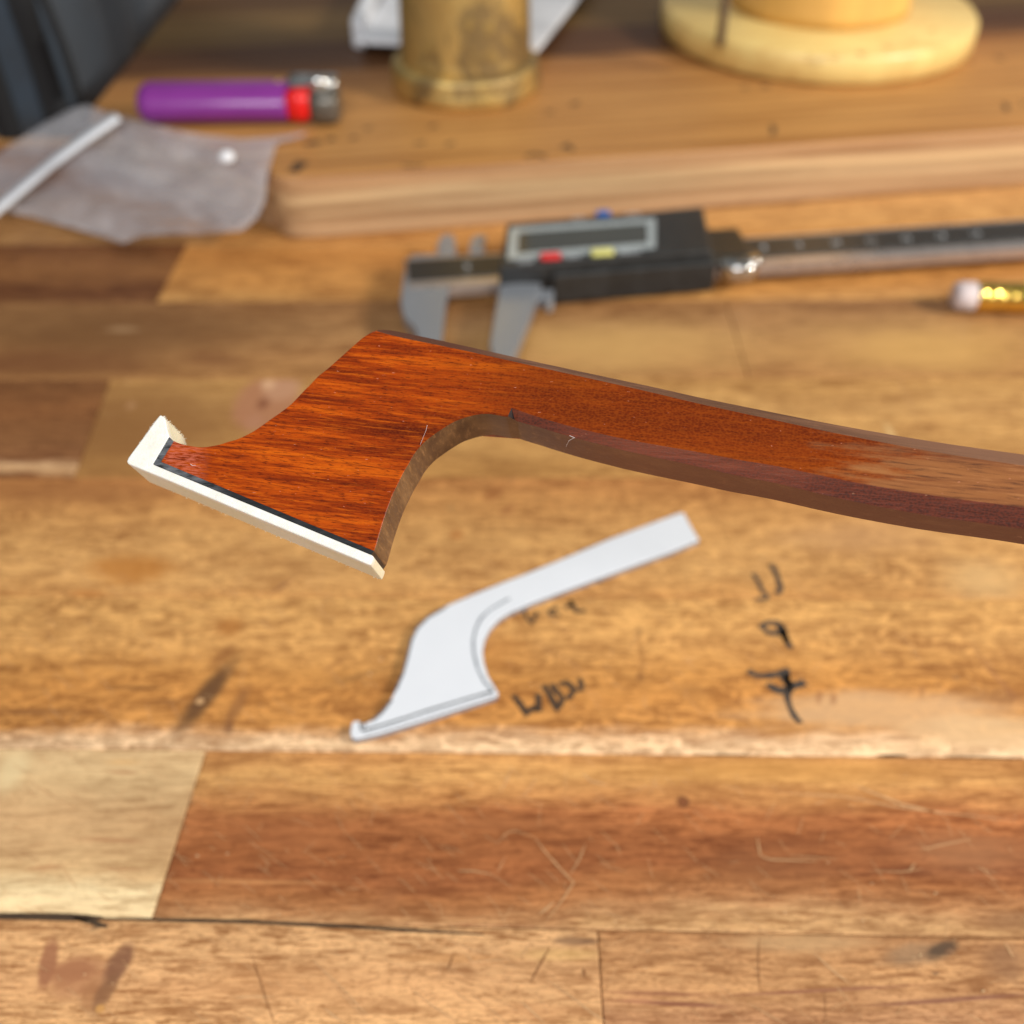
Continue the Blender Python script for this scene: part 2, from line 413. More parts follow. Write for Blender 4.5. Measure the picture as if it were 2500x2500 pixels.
m_b7l = wood("wood_near_tan", [(2240, (202, 156, 104)), (2300, (216, 170, 116)), (2400, (208, 160, 108)), (2500, (212, 166, 112))],
             spots=[(195, 2385, 115, 62, 0, (168, 114, 78), .7, .6, .5), (118, 2350, 28, 70, -8, (150, 96, 66), .85, .5, .4), (175, 2372, 70, 30, 0, (158, 104, 70), .8, .5, .7), (225, 2430, 42, 45, 0, (156, 106, 68), .7, .6, .7), (290, 2352, 36, 58, 18, (122, 80, 58), .85, .5, .5), (258, 2420, 28, 60, 14, (126, 86, 58), .75, .6, .5),
                    (245, 2462, 16, 12, 0, (200, 146, 80), .8, .6, .2), (240, 2262, 28, 7, -18, (110, 86, 62), .8, .7, .4), (330, 2275, 60, 9, 0, (184, 132, 84), .6, .7, .5),
                    (1395, 2297, 62, 12, 2, (150, 112, 78), .9, .5, .5), (1440, 2298, 26, 9, 0, (128, 94, 66), .7, .6, .4), (1370, 2330, 160, 22, 0, (222, 178, 112), .5, .8, .4),
                    (1100, 2340, 200, 14, 0, (196, 138, 82), .5, .8, .6), (700, 2400, 300, 60, 0, (196, 142, 92), .5, .9, .8), (1300, 2470, 160, 30, 0, (186, 130, 84), .5, .9, .8)],
             gain=1.06, seed=10, figure=.16, fiber=.30, mott=.3)
m_b7m = wood("wood_near_grain", [(2268, (178, 128, 80)), (2300, (200, 150, 98)), (2400, (208, 158, 104)), (2500, (196, 146, 100))],
             spots=[(1600, 2425, 160, 8, 2, (150, 96, 68), .7, .7, .5), (1640, 2450, 190, 7, 3, (132, 78, 58), .8, .6, .4), (1560, 2440, 60, 14, 0, (210, 148, 104), .5, .8, .4),
                    (2000, 2418, 330, 6, -3, (146, 92, 68), .75, .7, .5), (2330, 2440, 260, 8, -4, (132, 82, 64), .8, .7, .5), (1950, 2300, 260, 30, 0, (204, 164, 116), .6, .8, .6),
                    (2230, 2330, 120, 34, -10, (160, 130, 98), .6, .8, .8), (2300, 2318, 62, 20, -22, (78, 62, 48), .85, .6, .6), (2320, 2322, 20, 8, -20, (140, 100, 70), .6, .6, .3),
                    (2285, 2376, 14, 5, 0, (96, 72, 54), .7, .7, .4), (2460, 2350, 90, 60, 0, (134, 92, 62), .65, .8, .8)],
             seed=11, figure=.17, fiber=.28, mott=.3)
m_b0 = wood("wood_olive_tan", [(455, (176, 128, 72)), (520, (170, 126, 74)), (597, (166, 124, 74))], seed=12, figure=.12)
m_b0r = wood("wood_gold_tan", [(455, (206, 158, 96)), (520, (208, 160, 96)), (597, (192, 136, 70))], seed=13, figure=.12)
m_any = [wood("wood_hidden_tan", [(300, tan1), (600, tan2)], seed=14), wood("wood_hidden_brown", [(300, (160, 110, 66)), (600, (150, 98, 56))], seed=15)]

allrows = list(zip(rows[:-1], rows[1:]))
nb = len(back)
for k, (fa, fb) in enumerate(allrows):
    i = k - nb               # 0 -> between seam 0 and 1
    if i == -1:
        j = jx((520, 597)); plank(fa, fb, BX0, j + .012, BX0, j, m_b0); plank(fa, fb, j + .012, BX1, j, BX1, m_b0r, -.00004)
    elif i == 0:
        a, b = jx((455, 597)), jx((380, 738)); plank(fa, fb, BX0, a, BX0, b, m_b1l); plank(fa, fb, a, BX1, b, BX1, m_b1r, -.00005)
    elif i == 1:
        j = jx((1800, 830)); plank(fa, fb, BX0, j, BX0, j, m_b2); plank(fa, fb, j, BX1, j, BX1, m_b2, -.00002)
    elif i == 2:
        a, b = jx((268, 926)), jx((180, 1166)); plank(fa, fb, BX0, a, BX0, b, m_b3l); plank(fa, fb, a, BX1, b, BX1, m_b3r, -.00003)
    elif i == 3: plank(fa, fb, BX0, BX1, BX0, BX1, m_b4)
    elif i == 4: plank(fa, fb, BX0, BX1, BX0, BX1, m_b5, .00001)
    elif i == 5:
        a, b = jx((503, 1830)), jx((370, 2243)); plank(fa, fb, BX0, a, BX0, b, m_b6l, -.00003); plank(fa, fb, a, BX1, b, BX1, m_b6r, -.00006)
    elif i == 6:
        a = jx((1460, 2290)); plank(fa, fb, BX0, a, BX0, a, m_b7l); plank(fa, fb, a, BX1, a, BX1, m_b7m, -.00003)
    else:
        r2 = random.Random(100 + k); a = r2.uniform(-.15, .1); b = a + r2.uniform(.15, .25)
        for q, (u, w_) in enumerate(((BX0, a), (a, b), (b, BX1))):
            plank(fa, fb, u, w_, u, w_, m_any[(k + q) % 2])

# dirt in the open joint, ink, scratches
strokes("joint_crack", [[(-60, 2236), (120, 2238), (250, 2242)], [(180, 2241), (230, 2252), (262, 2264)], [(250, 2243), (600, 2250), (880, 2264), (1180, 2281)], [(2140, 1845), (2215, 1846)], [(2300, 1848), (2500, 1851)], [(1700, 1843), (1850, 1843)]],
             [.0010, .0006, .00045, .0005, .00022, .0002], gapm, bench)
def z4(L): return [(800 + x / 2.034, 1200 + y / 2.034) for x, y in L]
def z5(L): return [(1600 + x / 2.147, 1200 + y / 2.147) for x, y in L]
strokes("ink_stroke", [z5([(512, 428), (545, 480), (560, 520), (592, 548), (575, 562), (530, 566)]), z5([(603, 380), (630, 420), (645, 460), (660, 515), (632, 534)]),
    z5([(690, 790), (668, 738), (640, 745), (590, 738), (556, 708), (585, 688), (640, 684), (670, 712), (690, 785), (712, 822)]), z5([(645, 700), (668, 740), (694, 792)]),
    z5([(488, 938), (520, 962), (580, 966), (640, 958), (690, 932), (690, 985), (702, 1028), (650, 1040), (585, 1010)]), z5([(610, 1025), (660, 1048), (705, 1030), (785, 1000)]), z5([(675, 960), (690, 1000), (725, 1015)]),
    z5([(712, 1035), (690, 1072), (706, 1130), (732, 1180), (762, 1214)])],
    [.0007, .0009, .0009, .0012, .0010, .0013, .0016, .0009], ink, bench, taper=False)
strokes("ink_stroke", [z4([(922, 1012), (960, 1060), (990, 1106), (1018, 1070), (1048, 1090), (1046, 1004)]), z4([(1072, 962), (1110, 1020), (1140, 1084), (1168, 1028), (1130, 985), (1112, 955)]),
    z4([(1150, 960), (1185, 945), (1228, 985), (1190, 1032)]), z4([(1250, 926), (1262, 958), (1252, 994)]), z4([(1308, 437), (1362, 441)]),
    z4([(966, 574), (985, 620), (1012, 656), (1042, 596)]), z4([(1146, 575), (1104, 590), (1108, 612), (1154, 612)]), z4([(1176, 578), (1215, 562), (1203, 538), (1238, 600), (1278, 590)])],
    [.0010, .0010, .0009, .0008, .0014, .0006, .0007, .0007], plain("ink_brown_black", (74, 54, 36), .7, var=.3, nscale=900, bump=0), bench, taper=False)

def z6(L): return [(800 + x / 2.147, 1800 + y / 2.147) for x, y in L]
def z7(L): return [(1600 + x / 2.147, 1800 + y / 2.147) for x, y in L]
def z8(L): return [(x / 2.147, 1800 + y / 2.147) for x, y in L]
sl = [z6([(965, 165), (935, 230), (905, 290)]), z6([(1095, 210), (1060, 270), (1000, 330)]), z6([(1335, 185), (1380, 230), (1465, 250)]), z6([(885, 560), (940, 500), (985, 490), (1085, 525)]),
      z6([(1085, 525), (1140, 600), (1230, 700), (1290, 760), (1240, 840), (1150, 960)]), z6([(1350, 560), (1320, 640), (1270, 720)]), z6([(930, 630), (890, 710)]), z6([(870, 720), (760, 700), (680, 700)]),
      z6([(0, 1270), (110, 1380), (220, 1500)]), z6([(430, 1310), (540, 1400), (690, 1500)]), z6([(760, 1345), (860, 1430), (950, 1500)]), z6([(600, 1040), (740, 1110), (860, 1140)]), z6([(1150, 1270), (1290, 1370), (1380, 1440), (1470, 1500)]),
      z6([(1010, 1380), (1140, 1500)]), z6([(640, 1310), (760, 1400)]), z6([(1070, 1070), (1010, 1160)]), z6([(730, 1140), (760, 1180), (960, 1160)]), z6([(1110, 930), (1190, 860)]),
      z7([(535, 520), (550, 620), (600, 640), (850, 650)]), z7([(640, 290), (980, 310), (1300, 370), (1900, 440)]), z7([(1040, 250), (1290, 350), (1500, 400)]), z7([(430, 900), (560, 1010), (720, 1140)]), z7([(830, 1130), (950, 1240), (1020, 1290)]),
      z7([(1660, 530), (1520, 560), (1390, 590)]), z7([(1065, 780), (1075, 870)]), z7([(480, 1390), (600, 1460), (700, 1510)]), z7([(1640, 1450), (1740, 1510)]), z7([(1830, 1070), (1880, 1160)]), z7([(1700, 680), (1790, 760)]), z7([(1360, 660), (1330, 710)]),
      z8([(1240, 1365), (1330, 1360), (1440, 1362)]), z8([(1640, 1170), (1800, 1320), (1930, 1460)]), z8([(1700, 1420), (1800, 1500)]),
      z7([(1120, 700), (1290, 705), (1400, 690)]), z7([(700, 620), (960, 640)]), z7([(900, 330), (840, 350)]), z6([(1310, 1030), (1250, 1040)])]
join_ribbons("scratch_marks", sl, [rnd.uniform(.00009, .00022) for _ in sl], scr_l, bench, kind="stuff")
sd = [z6([(1165, 1100), (1110, 1200), (1060, 1290)]), z6([(660, 1140), (630, 1220)]), z8([(1315, 1130), (1360, 1260), (1400, 1390), (1440, 1500)]), z7([(548, 1050), (540, 1180), (548, 1330)]), z7([(890, 1330), (895, 1500)]), z6([(1340, 1210), (1350, 1260)])]
join_ribbons("scratch_marks", sd, [.0002, .0002, .0001, .00014, .0001, .0003], scr_d, bench, kind="stuff")
# fine random knife scratches on the near planks
fine = []
for _ in range(520):
    x, y = rnd.uniform(0, 2500), rnd.uniform(1860, 2500) if _ < 330 else rnd.uniform(1300, 1840)
    a = rnd.choice([rnd.gauss(.75, .15), rnd.gauss(.75, .15), rnd.uniform(0, 3.1)]); l = rnd.uniform(15, 75)
    fine.append([(x, y), (x + l * math.cos(a) * .5, y + l * math.sin(a) * .5 + rnd.uniform(-2, 2)), (x + l * math.cos(a), y + l * math.sin(a))])
join_ribbons("scratch_marks", fine, .00006, scr_l, bench, kind="stuff", lift=.00006)

cv, cf = [], []
for k in range(90):
    p = G(rnd.uniform(0, 2500), rnd.uniform(900, 2490)); r_ = rnd.uniform(.00006, .00022); b = len(cv)
    for q in ((1, 0, .0), (-.5, .8, .0), (-.6, -.7, .0), (.1, .1, 1.0)):
        cv.append(p + Vector((q[0] * r_ * rnd.uniform(.6, 2.2), q[1] * r_ * rnd.uniform(.6, 1.3), .00002 + q[2] * r_)))
    cf += [[b, b + 1, b + 3], [b + 1, b + 2, b + 3], [b + 2, b, b + 3]]
dustm = mesh("sawdust", cv, cf, plain("sawdust_crumbs", (226, 190, 142), .8, bump=0), kind="stuff", label="fine pale sawdust crumbs scattered over the bench")
dustm['category'] = "sawdust"
fl = mesh("floor", [(-3, -3, -.82), (3, -3, -.82), (3, 3, -.82), (-3, 3, -.82)], [[0, 1, 2, 3]], plain("floor_grey", (96, 90, 84), .6, nscale=8), kind="structure")
# ------------------------------------------------------------------ thick board behind
HB = 0.017
bo = G(690, 590, 0)
board = root("board", bo, "thick hardwood board with ink marks lying behind the calipers", "board")
dirv = (G(2500, 455, 0) - bo).normalized()
perp = Vector((-dirv.y, dirv.x, 0))
ZV = Vector((0, 0, HB))
cr = .007
A0 = bo + Vector((.0005, 0, 0)); 
front_pts = [bo + dirv * .46]
fc = bo + dirv * (.016) + Vector((0, 0, 0))
# rounded front-left corner, then the hidden diagonal under the bag, then the left edge going back
L1, L2 = G(222, 262, HB), G(432, 0, HB)
L1.z = L2.z = 0
ldir = (L2 - L1).normalized()
outline = [bo + dirv * .46, bo + dirv * .02]
P0, P1, P2 = bo + dirv * .010, bo - dirv * .0008, bo - dirv * .0012 + perp * .007
for i in range(8):
    t = i / 7
    outline.append(P0 * (1 - t) ** 2 + P1 * 2 * t * (1 - t) + P2 * t ** 2)
outline += [L1 + ldir * -.001, L1 + ldir * .30, L1 + ldir * .30 + dirv * .58]
def board_mats():
    def bm_(name, cols, seed, gain, side):
        t = NT(name)
        ang = -math.atan2(dirv.y, dirv.x)
        base = t.map((1, 1, 1), rot=(0, 0, ang))
        sep = t.n('ShaderNodeSeparateXYZ'); t.put(sep.inputs[0], base)
        coord = sep.outputs[2] if side else sep.outputs[1]
        w = t.noise(t.map((12, 30, 60), loc=(seed, 0, 0), v=base), 1, 3, .5)
        c = t.math('ADD', coord, t.math('MULTIPLY', t.math('SUBTRACT', w, .5), .004 if side else .012))
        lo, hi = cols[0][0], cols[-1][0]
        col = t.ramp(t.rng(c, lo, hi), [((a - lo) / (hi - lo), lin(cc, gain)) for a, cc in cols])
        n1 = t.noise(t.map((9, 300, 420), loc=(seed, 1, 2), v=base), 1, 5, .62, .4)
        n2 = t.noise(t.map((120, 1500, 2200), loc=(seed, 4, 2), v=base), 1, 4, .6)
        dark = t.mix(1, col, (.62, .50, .40, 1), 'MULTIPLY'); light = t.mix(1, col, (1.25, 1.22, 1.18, 1), 'MULTIPLY')
        col = t.mix(t.rng(n1, .5, .60, 0, .75), col, dark); col = t.mix(t.rng(n1, .48, .38, 0, .6), col, light)
        col = t.mix(t.rng(n2, .52, .7, 0, .3), col, dark)
        t.bsdf(col, .5, 0, t.bump(n2, .3, .0001), spec=.3)
        return t.m
    top = [(0, (178, 126, 70)), (.02, (190, 138, 78)), (.05, (184, 132, 74)), (.072, (172, 120, 68)), (.082, (100, 66, 40)), (.10, (88, 58, 36)), (.112, (114, 86, 48)), (.13, (128, 98, 56)), (.15, (100, 68, 38)), (.19, (140, 104, 62)), (.30, (130, 94, 56))]  # dark bands towards the back paint a cast shadow into the face colour
    sd = [(0, (190, 148, 118)), (.003, (200, 160, 128)), (.005, (182, 142, 112)), (.007, (210, 172, 138)), (.009, (190, 152, 120)), (.011, (222, 184, 146)), (.013, (198, 154, 120)), (.017, (194, 144, 108))]
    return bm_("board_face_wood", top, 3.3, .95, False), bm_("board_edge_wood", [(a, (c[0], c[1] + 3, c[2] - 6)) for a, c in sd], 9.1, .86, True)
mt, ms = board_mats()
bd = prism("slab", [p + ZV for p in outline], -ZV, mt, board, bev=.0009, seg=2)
bd.data.materials.append(ms)
for p in bd.data.polygons:
    if abs(p.normal.z) < .6: p.material_index = 1
def zz8(L): return [(700 + x / 1.932, y / 1.932) for x, y in L]
def zz6(L): return [(1600 + x / 2.147, y / 2.147) for x, y in L]
strokes("ink_mark", [zz8([(75, 760), (55, 785), (25, 812)]), zz8([(85, 680), (130, 672), (160, 668)]), zz8([(190, 660), (225, 652)]), zz8([(300, 655), (330, 645)]), zz8([(370, 610), (400, 600)]),
    zz8([(670, 600), (710, 590)]), zz8([(600, 680), (650, 670)]), zz8([(750, 685), (790, 670)]), zz8([(545, 780), (590, 782), (645, 780)]), zz8([(1130, 738), (1170, 725), (1225, 742)]), zz8([(1300, 700), (1320, 680), (1350, 710)]),
    zz8([(1220, 530), (1260, 525)]), zz8([(1340, 495), (1380, 480)]), zz6([(450, 460), (490, 455)]), zz6([(550, 455), (600, 450)]), zz6([(610, 655), (622, 680), (612, 705)]), zz6([(1640, 320), (1670, 325)]), zz6([(1780, 300), (1830, 312)]),
    zz6([(1820, 540), (1845, 555), (1832, 580)]), zz6([(1915, 535), (1940, 545)])],
    [.0032, .0026, .0024, .0016, .0014, .0012, .0014, .0014, .0011, .0014, .0015, .0014, .0015, .0013, .0015, .0013, .0012, .0014, .0013, .0012], ink_faint, board, z=HB, lift=.00005, taper=False)

# ------------------------------------------------------------------ brass cup
cupc = G(1134, 276, HB); RC = .0222
cupc = Vector((cupc.x, cupc.y + RC * .985, HB))
t = NT("aged_brass")
n = t.noise(t.map((60, 60, 45)), 1, 5, .65, .8); n2 = t.noise(t.co, 260, 5, .6)
col = t.mix(t.rng(n, .46, .56), lin((208, 176, 108)), lin((146, 122, 80)))
col = t.mix(t.rng(n2, .55, .72, 0, .5), col, lin((226, 190, 100)))
t.bsdf(col, t.rng(n, .35, .65, .34, .58), .7, t.bump(t.math('ADD', n2, n), .5, .0006))
brass = t.m
cup = root("brass_cup", cupc, "aged brass shell case cup with flanged base standing on the thick board", "cup")
lathe("flange", [(.012, 0), (.0212, 0), (.0220, .0008), (RC, .0022), (.0219, .0040), (.0216, .0052), (.0218, .0062), (.0214, .0076), (.0202, .0084), (.0194, .0086)], cupc, brass, cup, seg=96, wob=.03)
lathe("cup_wall", [(.0188, .0080), (.0193, .0088), (.0190, .0100), (.0189, .012), (.0188, .016), (.0184, .03), (.0176, .06), (.0174, .075), (.0165, .0752), (.0165, .05)], cupc, brass, cup, seg=96, wob=.02)

# ------------------------------------------------------------------ turned pale wood stand
pc = G(2005, 205, HB); RP = .0505
pc = Vector((pc.x + .0075, pc.y + RP * .93, HB))
t = NT("pale_turned_wood")
n = t.noise(t.map((40, 320, 60), rot=(0, 0, .2)), 1, 5, .6, .4); n2 = t.noise(t.co, 700, 4, .6)
col = t.mix(t.rng(n, .35, .68), lin((236, 208, 132)), lin((218, 180, 108)))
col = t.mix(t.rng(n2, .5, .7, 0, .25), col, lin((196, 150, 84)))
t.bsdf(col, .36, 0, t.bump(n2, .2, .0001), spec=.5)
pale = t.m
stand = root("turned_stand", pc, "pale turned wooden stand with round foot at the back of the board", "stand")
lathe("foot", [(.02, 0), (RP - .002, 0), (RP, .0012), (RP, .0080), (RP - .0012, .0094), (.02, .0096)], pc, pale, stand, seg=128)
lathe("column", [(.0290, .0095), (.0287, .013), (.0280, .03), (.0272, .07), (.0265, .105), (.001, .105)], pc, plain("golden_turned_wood", (222, 172, 92), .35, var=.15, nscale=60, bump=.1, stretch=(1, 1, .15)), stand, seg=128)
gr = G(1757, 112, HB + .0096)
strokes("stamped_mark", [zz6([(800, 285), (830, 300)]), zz6([(920, 285), (960, 300)]), zz6([(1060, 270), (1110, 285)]), zz6([(1200, 240), (1240, 255)]), zz6([(1330, 215), (1370, 205)]), zz6([(1440, 165), (1470, 150)])],
             .0011, plain("burnt_mark", (206, 170, 104), .6), stand, z=HB + .0096, lift=.00005, taper=False)
rod = root("metal_rod", gr, "thin grey steel rod standing on the foot of the turned wooden stand", "rod")
steelm = plain("grey_steel", (140, 140, 146), .35, 1, .15, 500, .1)
lathe("shaft", [(.0008, 0), (.0013, .0008), (.0013, .09), (.0011, .0905)], gr, steelm, rod, seg=24)

# ------------------------------------------------------------------ white folded card tray behind the cup
whitep = plain("white_plastic", (232, 232, 234), .35, var=.04, nscale=200, bump=.05)
blackp = plain("black_plastic", (26, 26, 28), .45, var=.2, nscale=500, bump=.15)
o0 = G(1100, 60, HB)
tray = root("white_tray", o0, "white plastic tray with black foot half hidden behind the brass cup", "tray")
zt = .004; zz_ = HB + zt + .0016
tp = [G(868, 96, zz_), G(1314, 116, zz_), G(1470, -80, zz_), G(985, -80, zz_)]
for p in tp: p.z = HB
prism("tray_plate", [p + Vector((0, 0, zt + .0016)) for p in tp], (0, 0, -.0016), whitep, tray, bev=.0005)
prism("foot", [G(905, 112, HB) + Vector((0, .006, zt)), G(1200, 112, HB) + Vector((0, .006, zt)), G(1200, 112, HB) + Vector((0, .02, zt)), G(915, 112, HB) + Vector((0, .02, zt))], (0, 0, -zt), blackp, tray, bev=.0004)
prism("lip", [G(862, 118, HB) + Vector((0, .0, .009)), G(892, 124, HB) + Vector((0, 0, .009)), G(888, 114, HB) + Vector((.003, .06, .009)), G(872, 112, HB) + Vector((.001, .06, .009))], (0, 0, -.009), whitep, tray, bev=.0008)

# ------------------------------------------------------------------ lighter
lo = G(352, 288, HB); LR = root("lighter", lo, "purple disposable lighter with red button lying on the board beside the clear bag", "lighter")
pur = plain("purple_plastic", (128, 44, 136), .32, var=.05, nscale=120, bump=.04, coat=.3)
chrome = plain("polished_steel", (205, 203, 198), .16, 1, .05, 300, .05)
redp = plain("red_plastic", (226, 24, 20), .35, var=.05, nscale=200, bump=.05)
A_, B_ = .0070, .0052            # half width along the bench, half height
ax0, ax1 = G(352, 250, HB + B_), G(706, 247, HB + B_)
ldx = (ax1 - ax0); LL = ldx.length; ldx.normalize(); ldy = Vector((-ldx.y, ldx.x, 0)); ldz = Vector((0, 0, 1))
def lell(name, stations, mat, a=A_, b=B_, seg=40, cy=0, cz=0, parent=LR, power=1.0):
    v, f = [], []
    for (s, k) in stations:
        for i in range(seg):
            th = 2 * math.pi * i / seg
            c, sn = math.cos(th), math.sin(th)
            c = math.copysign(abs(c) ** power, c); sn = math.copysign(abs(sn) ** power, sn)
            v.append(ax0 + ldx * s + ldy * (cy + a * k * c) + ldz * (cz + b * k * sn))
    m = len(stations)
    for j in range(m - 1):
        for i in range(seg):
            f.append([j * seg + i, j * seg + (i + 1) % seg, (j + 1) * seg + (i + 1) % seg, (j + 1) * seg + i])
    f += [list(range(seg)), [(m - 1) * seg + i for i in range(seg)]]
    o = mesh(name, v, f, mat, parent)
    for p in o.data.polygons: p.use_smooth = len(p.vertices) == 4
    return o
lell("body", [(0, .78), (.0004, .90), (.0012, .97), (.0028, 1), (LL - .002, 1), (LL - .0008, .98), (LL, .93)], pur)
lell("base_cap", [(-.0006, .74), (.0002, .84), (.0006, .86)], pur)
mm_ = LL / 354
lell("button", [(LL - .0002, .55), (LL + .0004, .74), (LL + .004, .80), (LL + .0058, .70), (LL + .0062, .5)], redp, a=.0040, b=.0054, cy=-.0034, cz=.0002, power=.8)
lell("wind_guard", [(LL + .0002, .9), (LL + .0006, 1), (LL + .0125, .96), (LL + .0135, .85)], chrome, a=.0036, b=.0034, cy=.0030, cz=.0026, power=.6)
lell("wind_guard", [(LL + .0066, .9), (LL + .0070, 1), (LL + .0128, .98), (LL + .0138, .85)], plain("dull_steel", (120, 115, 106), .4, .7, .1, 300, .05), a=.0056, b=.0044, cy=-.0008, cz=-.0006, power=.6)
wx = ax0 + ldx * (LL + .0085) + ldy * .0 + ldz * .0044
lathe("spark_wheel", [(.0010, -.0022), (.0026, -.0020), (.0028, 0), (.0026, .0020), (.0010, .0022)], wx, chrome, LR, seg=28, axis=Matrix(((ldx.x, 0, ldy.x), (ldx.y, 0, ldy.y), (0, 1, 0))))
fx = ax0 + ldx * (LL - .0025) + ldy * .0012 + ldz * (B_ - .0004)
lathe("brass_dot", [(.0006, 0), (.0011, .0002), (.0010, .0006), (.0005, .0007)], fx, brass, LR, seg=20)  # small round brass disc on the body by the neck

# ------------------------------------------------------------------ clear zip bag
def bagz(px, py):
    """height of the bag: lies on the board, drapes down over its hidden diagonal edge"""
    a, b = P2, L1
    z = HB
    for _ in range(6):
        p = G(px, py, z)
        e = (b - a); nrm = Vector((-e.y, e.x, 0)).normalized()
        if nrm.y < 0: nrm = -nrm
        d = (Vector((p.x, p.y, 0)) - a).dot(nrm)        # >0 on the board
        s = max(0, min(1, (d + .034) / .034)); s = s * s * (3 - 2 * s)
        z = .0012 + (HB + .0006 - .0012) * s
    return z
bag_px = [(-60, 505), (-40, 400), (30, 352), (110, 300), (170, 268), (212, 256), (262, 274), (330, 292), (410, 312), (500, 330), (590, 340), (650, 336), (700, 330), (742, 322), (748, 330),
          (716, 340), (676, 348), (664, 385), (652, 430), (647, 490), (628, 530), (592, 564), (500, 572), (420, 572), (350, 576), (300, 594), (240, 574), (160, 552), (80, 530), (10, 516)]
def inside(x, y, P):
    c = False; n = len(P)
    for i in range(n):
        x1, y1 = P[i]; x2, y2 = P[i - 1]
        if (y1 > y) != (y2 > y) and x < (x2 - x1) * (y - y1) / (y2 - y1) + x1: c = not c
    return c
BR = root("zip_bag", G(350, 450, .002), "crumpled clear plastic zip bag draped at the board corner below the lighter", "bag")
def bagmat():
    t = NT("clear_polythene")
    n = t.noise(t.map((60, 110, 60)), 1, 4, .6, 1.0)
    n2 = t.noise(t.map((30, 50, 40), loc=(5, 2, 1)), 1, 3, .5, .5)
    tr = t.n('ShaderNodeBsdfTransparent'); tr.inputs[0].default_value = (.93, .94, .96, 1)
    df = t.n('ShaderNodeBsdfPrincipled'); df.inputs['Base Color'].default_value = lin((232, 228, 230))
    df.inputs['Roughness'].default_value = .14; df.inputs['Specular IOR Level'].default_value = .7
    t.put(df.inputs['Normal'], t.bump(n, .6, .002))
    mx = t.n('ShaderNodeMixShader'); t.put(mx.inputs[0], t.rng(n2, .3, .7, .21, .28))
    t.t.links.new(tr.outputs[0], mx.inputs[1]); t.t.links.new(df.outputs[0], mx.inputs[2]); t.t.links.new(mx.outputs[0], t.out.inputs[0])
    return t.m
bagm = bagmat()
def bag_sheet(name, lift, amp, seed):
    bm = bmesh.new()
    xs = [p[0] for p in bag_px]; ys = [p[1] for p in bag_px]
    vs = [bm.verts.new((x, y, 0)) for x, y in bag_px]
    for tri in tessellate_polygon([[Vector((x, y, 0)) for x, y in bag_px]]):
        bm.faces.new([vs[q] for q in tri])
    for _ in range(5):
        bmesh.ops.subdivide_edges(bm, edges=[e for e in bm.edges if e.calc_length() > 14], cuts=1)
        bmesh.ops.triangulate(bm, faces=[f for f in bm.faces if len(f.verts) > 3])
    inv = mroot(BR).inverted()
    bset = {v for e in bm.edges if len(e.link_faces) == 1 for v in e.verts}
    for v in bm.verts:
        px, py = v.co.x, v.co.y
        q = Vector((px * .006 + seed, py * .011, seed))
        w = abs(noise.noise(q)) + .5 * abs(noise.noise(q * 2.3)) + .25 * noise.noise(q * 5)
        if v in bset: w *= .25
        z = bagz(px, py) + lift + amp * w
        v.co = inv @ G(px, py, z)
    me = bpy.data.meshes.new(name); bm.to_mesh(me); bm.free()
    for p in me.polygons: p.use_smooth = True
    me.materials.append(bagm)
    o = bpy.data.objects.new(name, me); S.collection.objects.link(o); o.parent = BR
    return o
bag_sheet("film", .0010, .0020, 3.1)
bag_sheet("film", .0001, .0006, 8.7)
zip_l = [(-20, 522), (40, 470), (120, 404), (200, 344), (288, 284)]
vz, fz = [], []
for k, (off, hgt) in enumerate(((-14, 0), (-6, .0012), (6, .0012), (14, 0))):
    for (x, y) in zip_l:
        vz.append(G(x + off * .6, y + off * .75, bagz(x, y) + .0032 + hgt))
nz_ = len(zip_l)
for k in range(3):
    for i in range(nz_ - 1): fz.append([k * nz_ + i, k * nz_ + i + 1, (k + 1) * nz_ + i + 1, (k + 1) * nz_ + i])
zz = mesh("zip_strip", vz, fz, plain("milky_zip", (214, 216, 220), .3, var=.05, bump=0), BR, smooth=True)
blob_pos = G(557, 396, bagz(557, 396) + .0030)
ch = lathe("white_blob", [(.0006, 0), (.0018, .0006), (.0021, .0014), (.0016, .0024), (.0006, .0029)], (0, 0, 0), whitep, None, seg=24, wob=.1)  # small round white body resting on the film
ch.location = blob_pos; ch['label'] = "tiny white pellet lying on the clear zip bag"; ch['category'] = "blob"

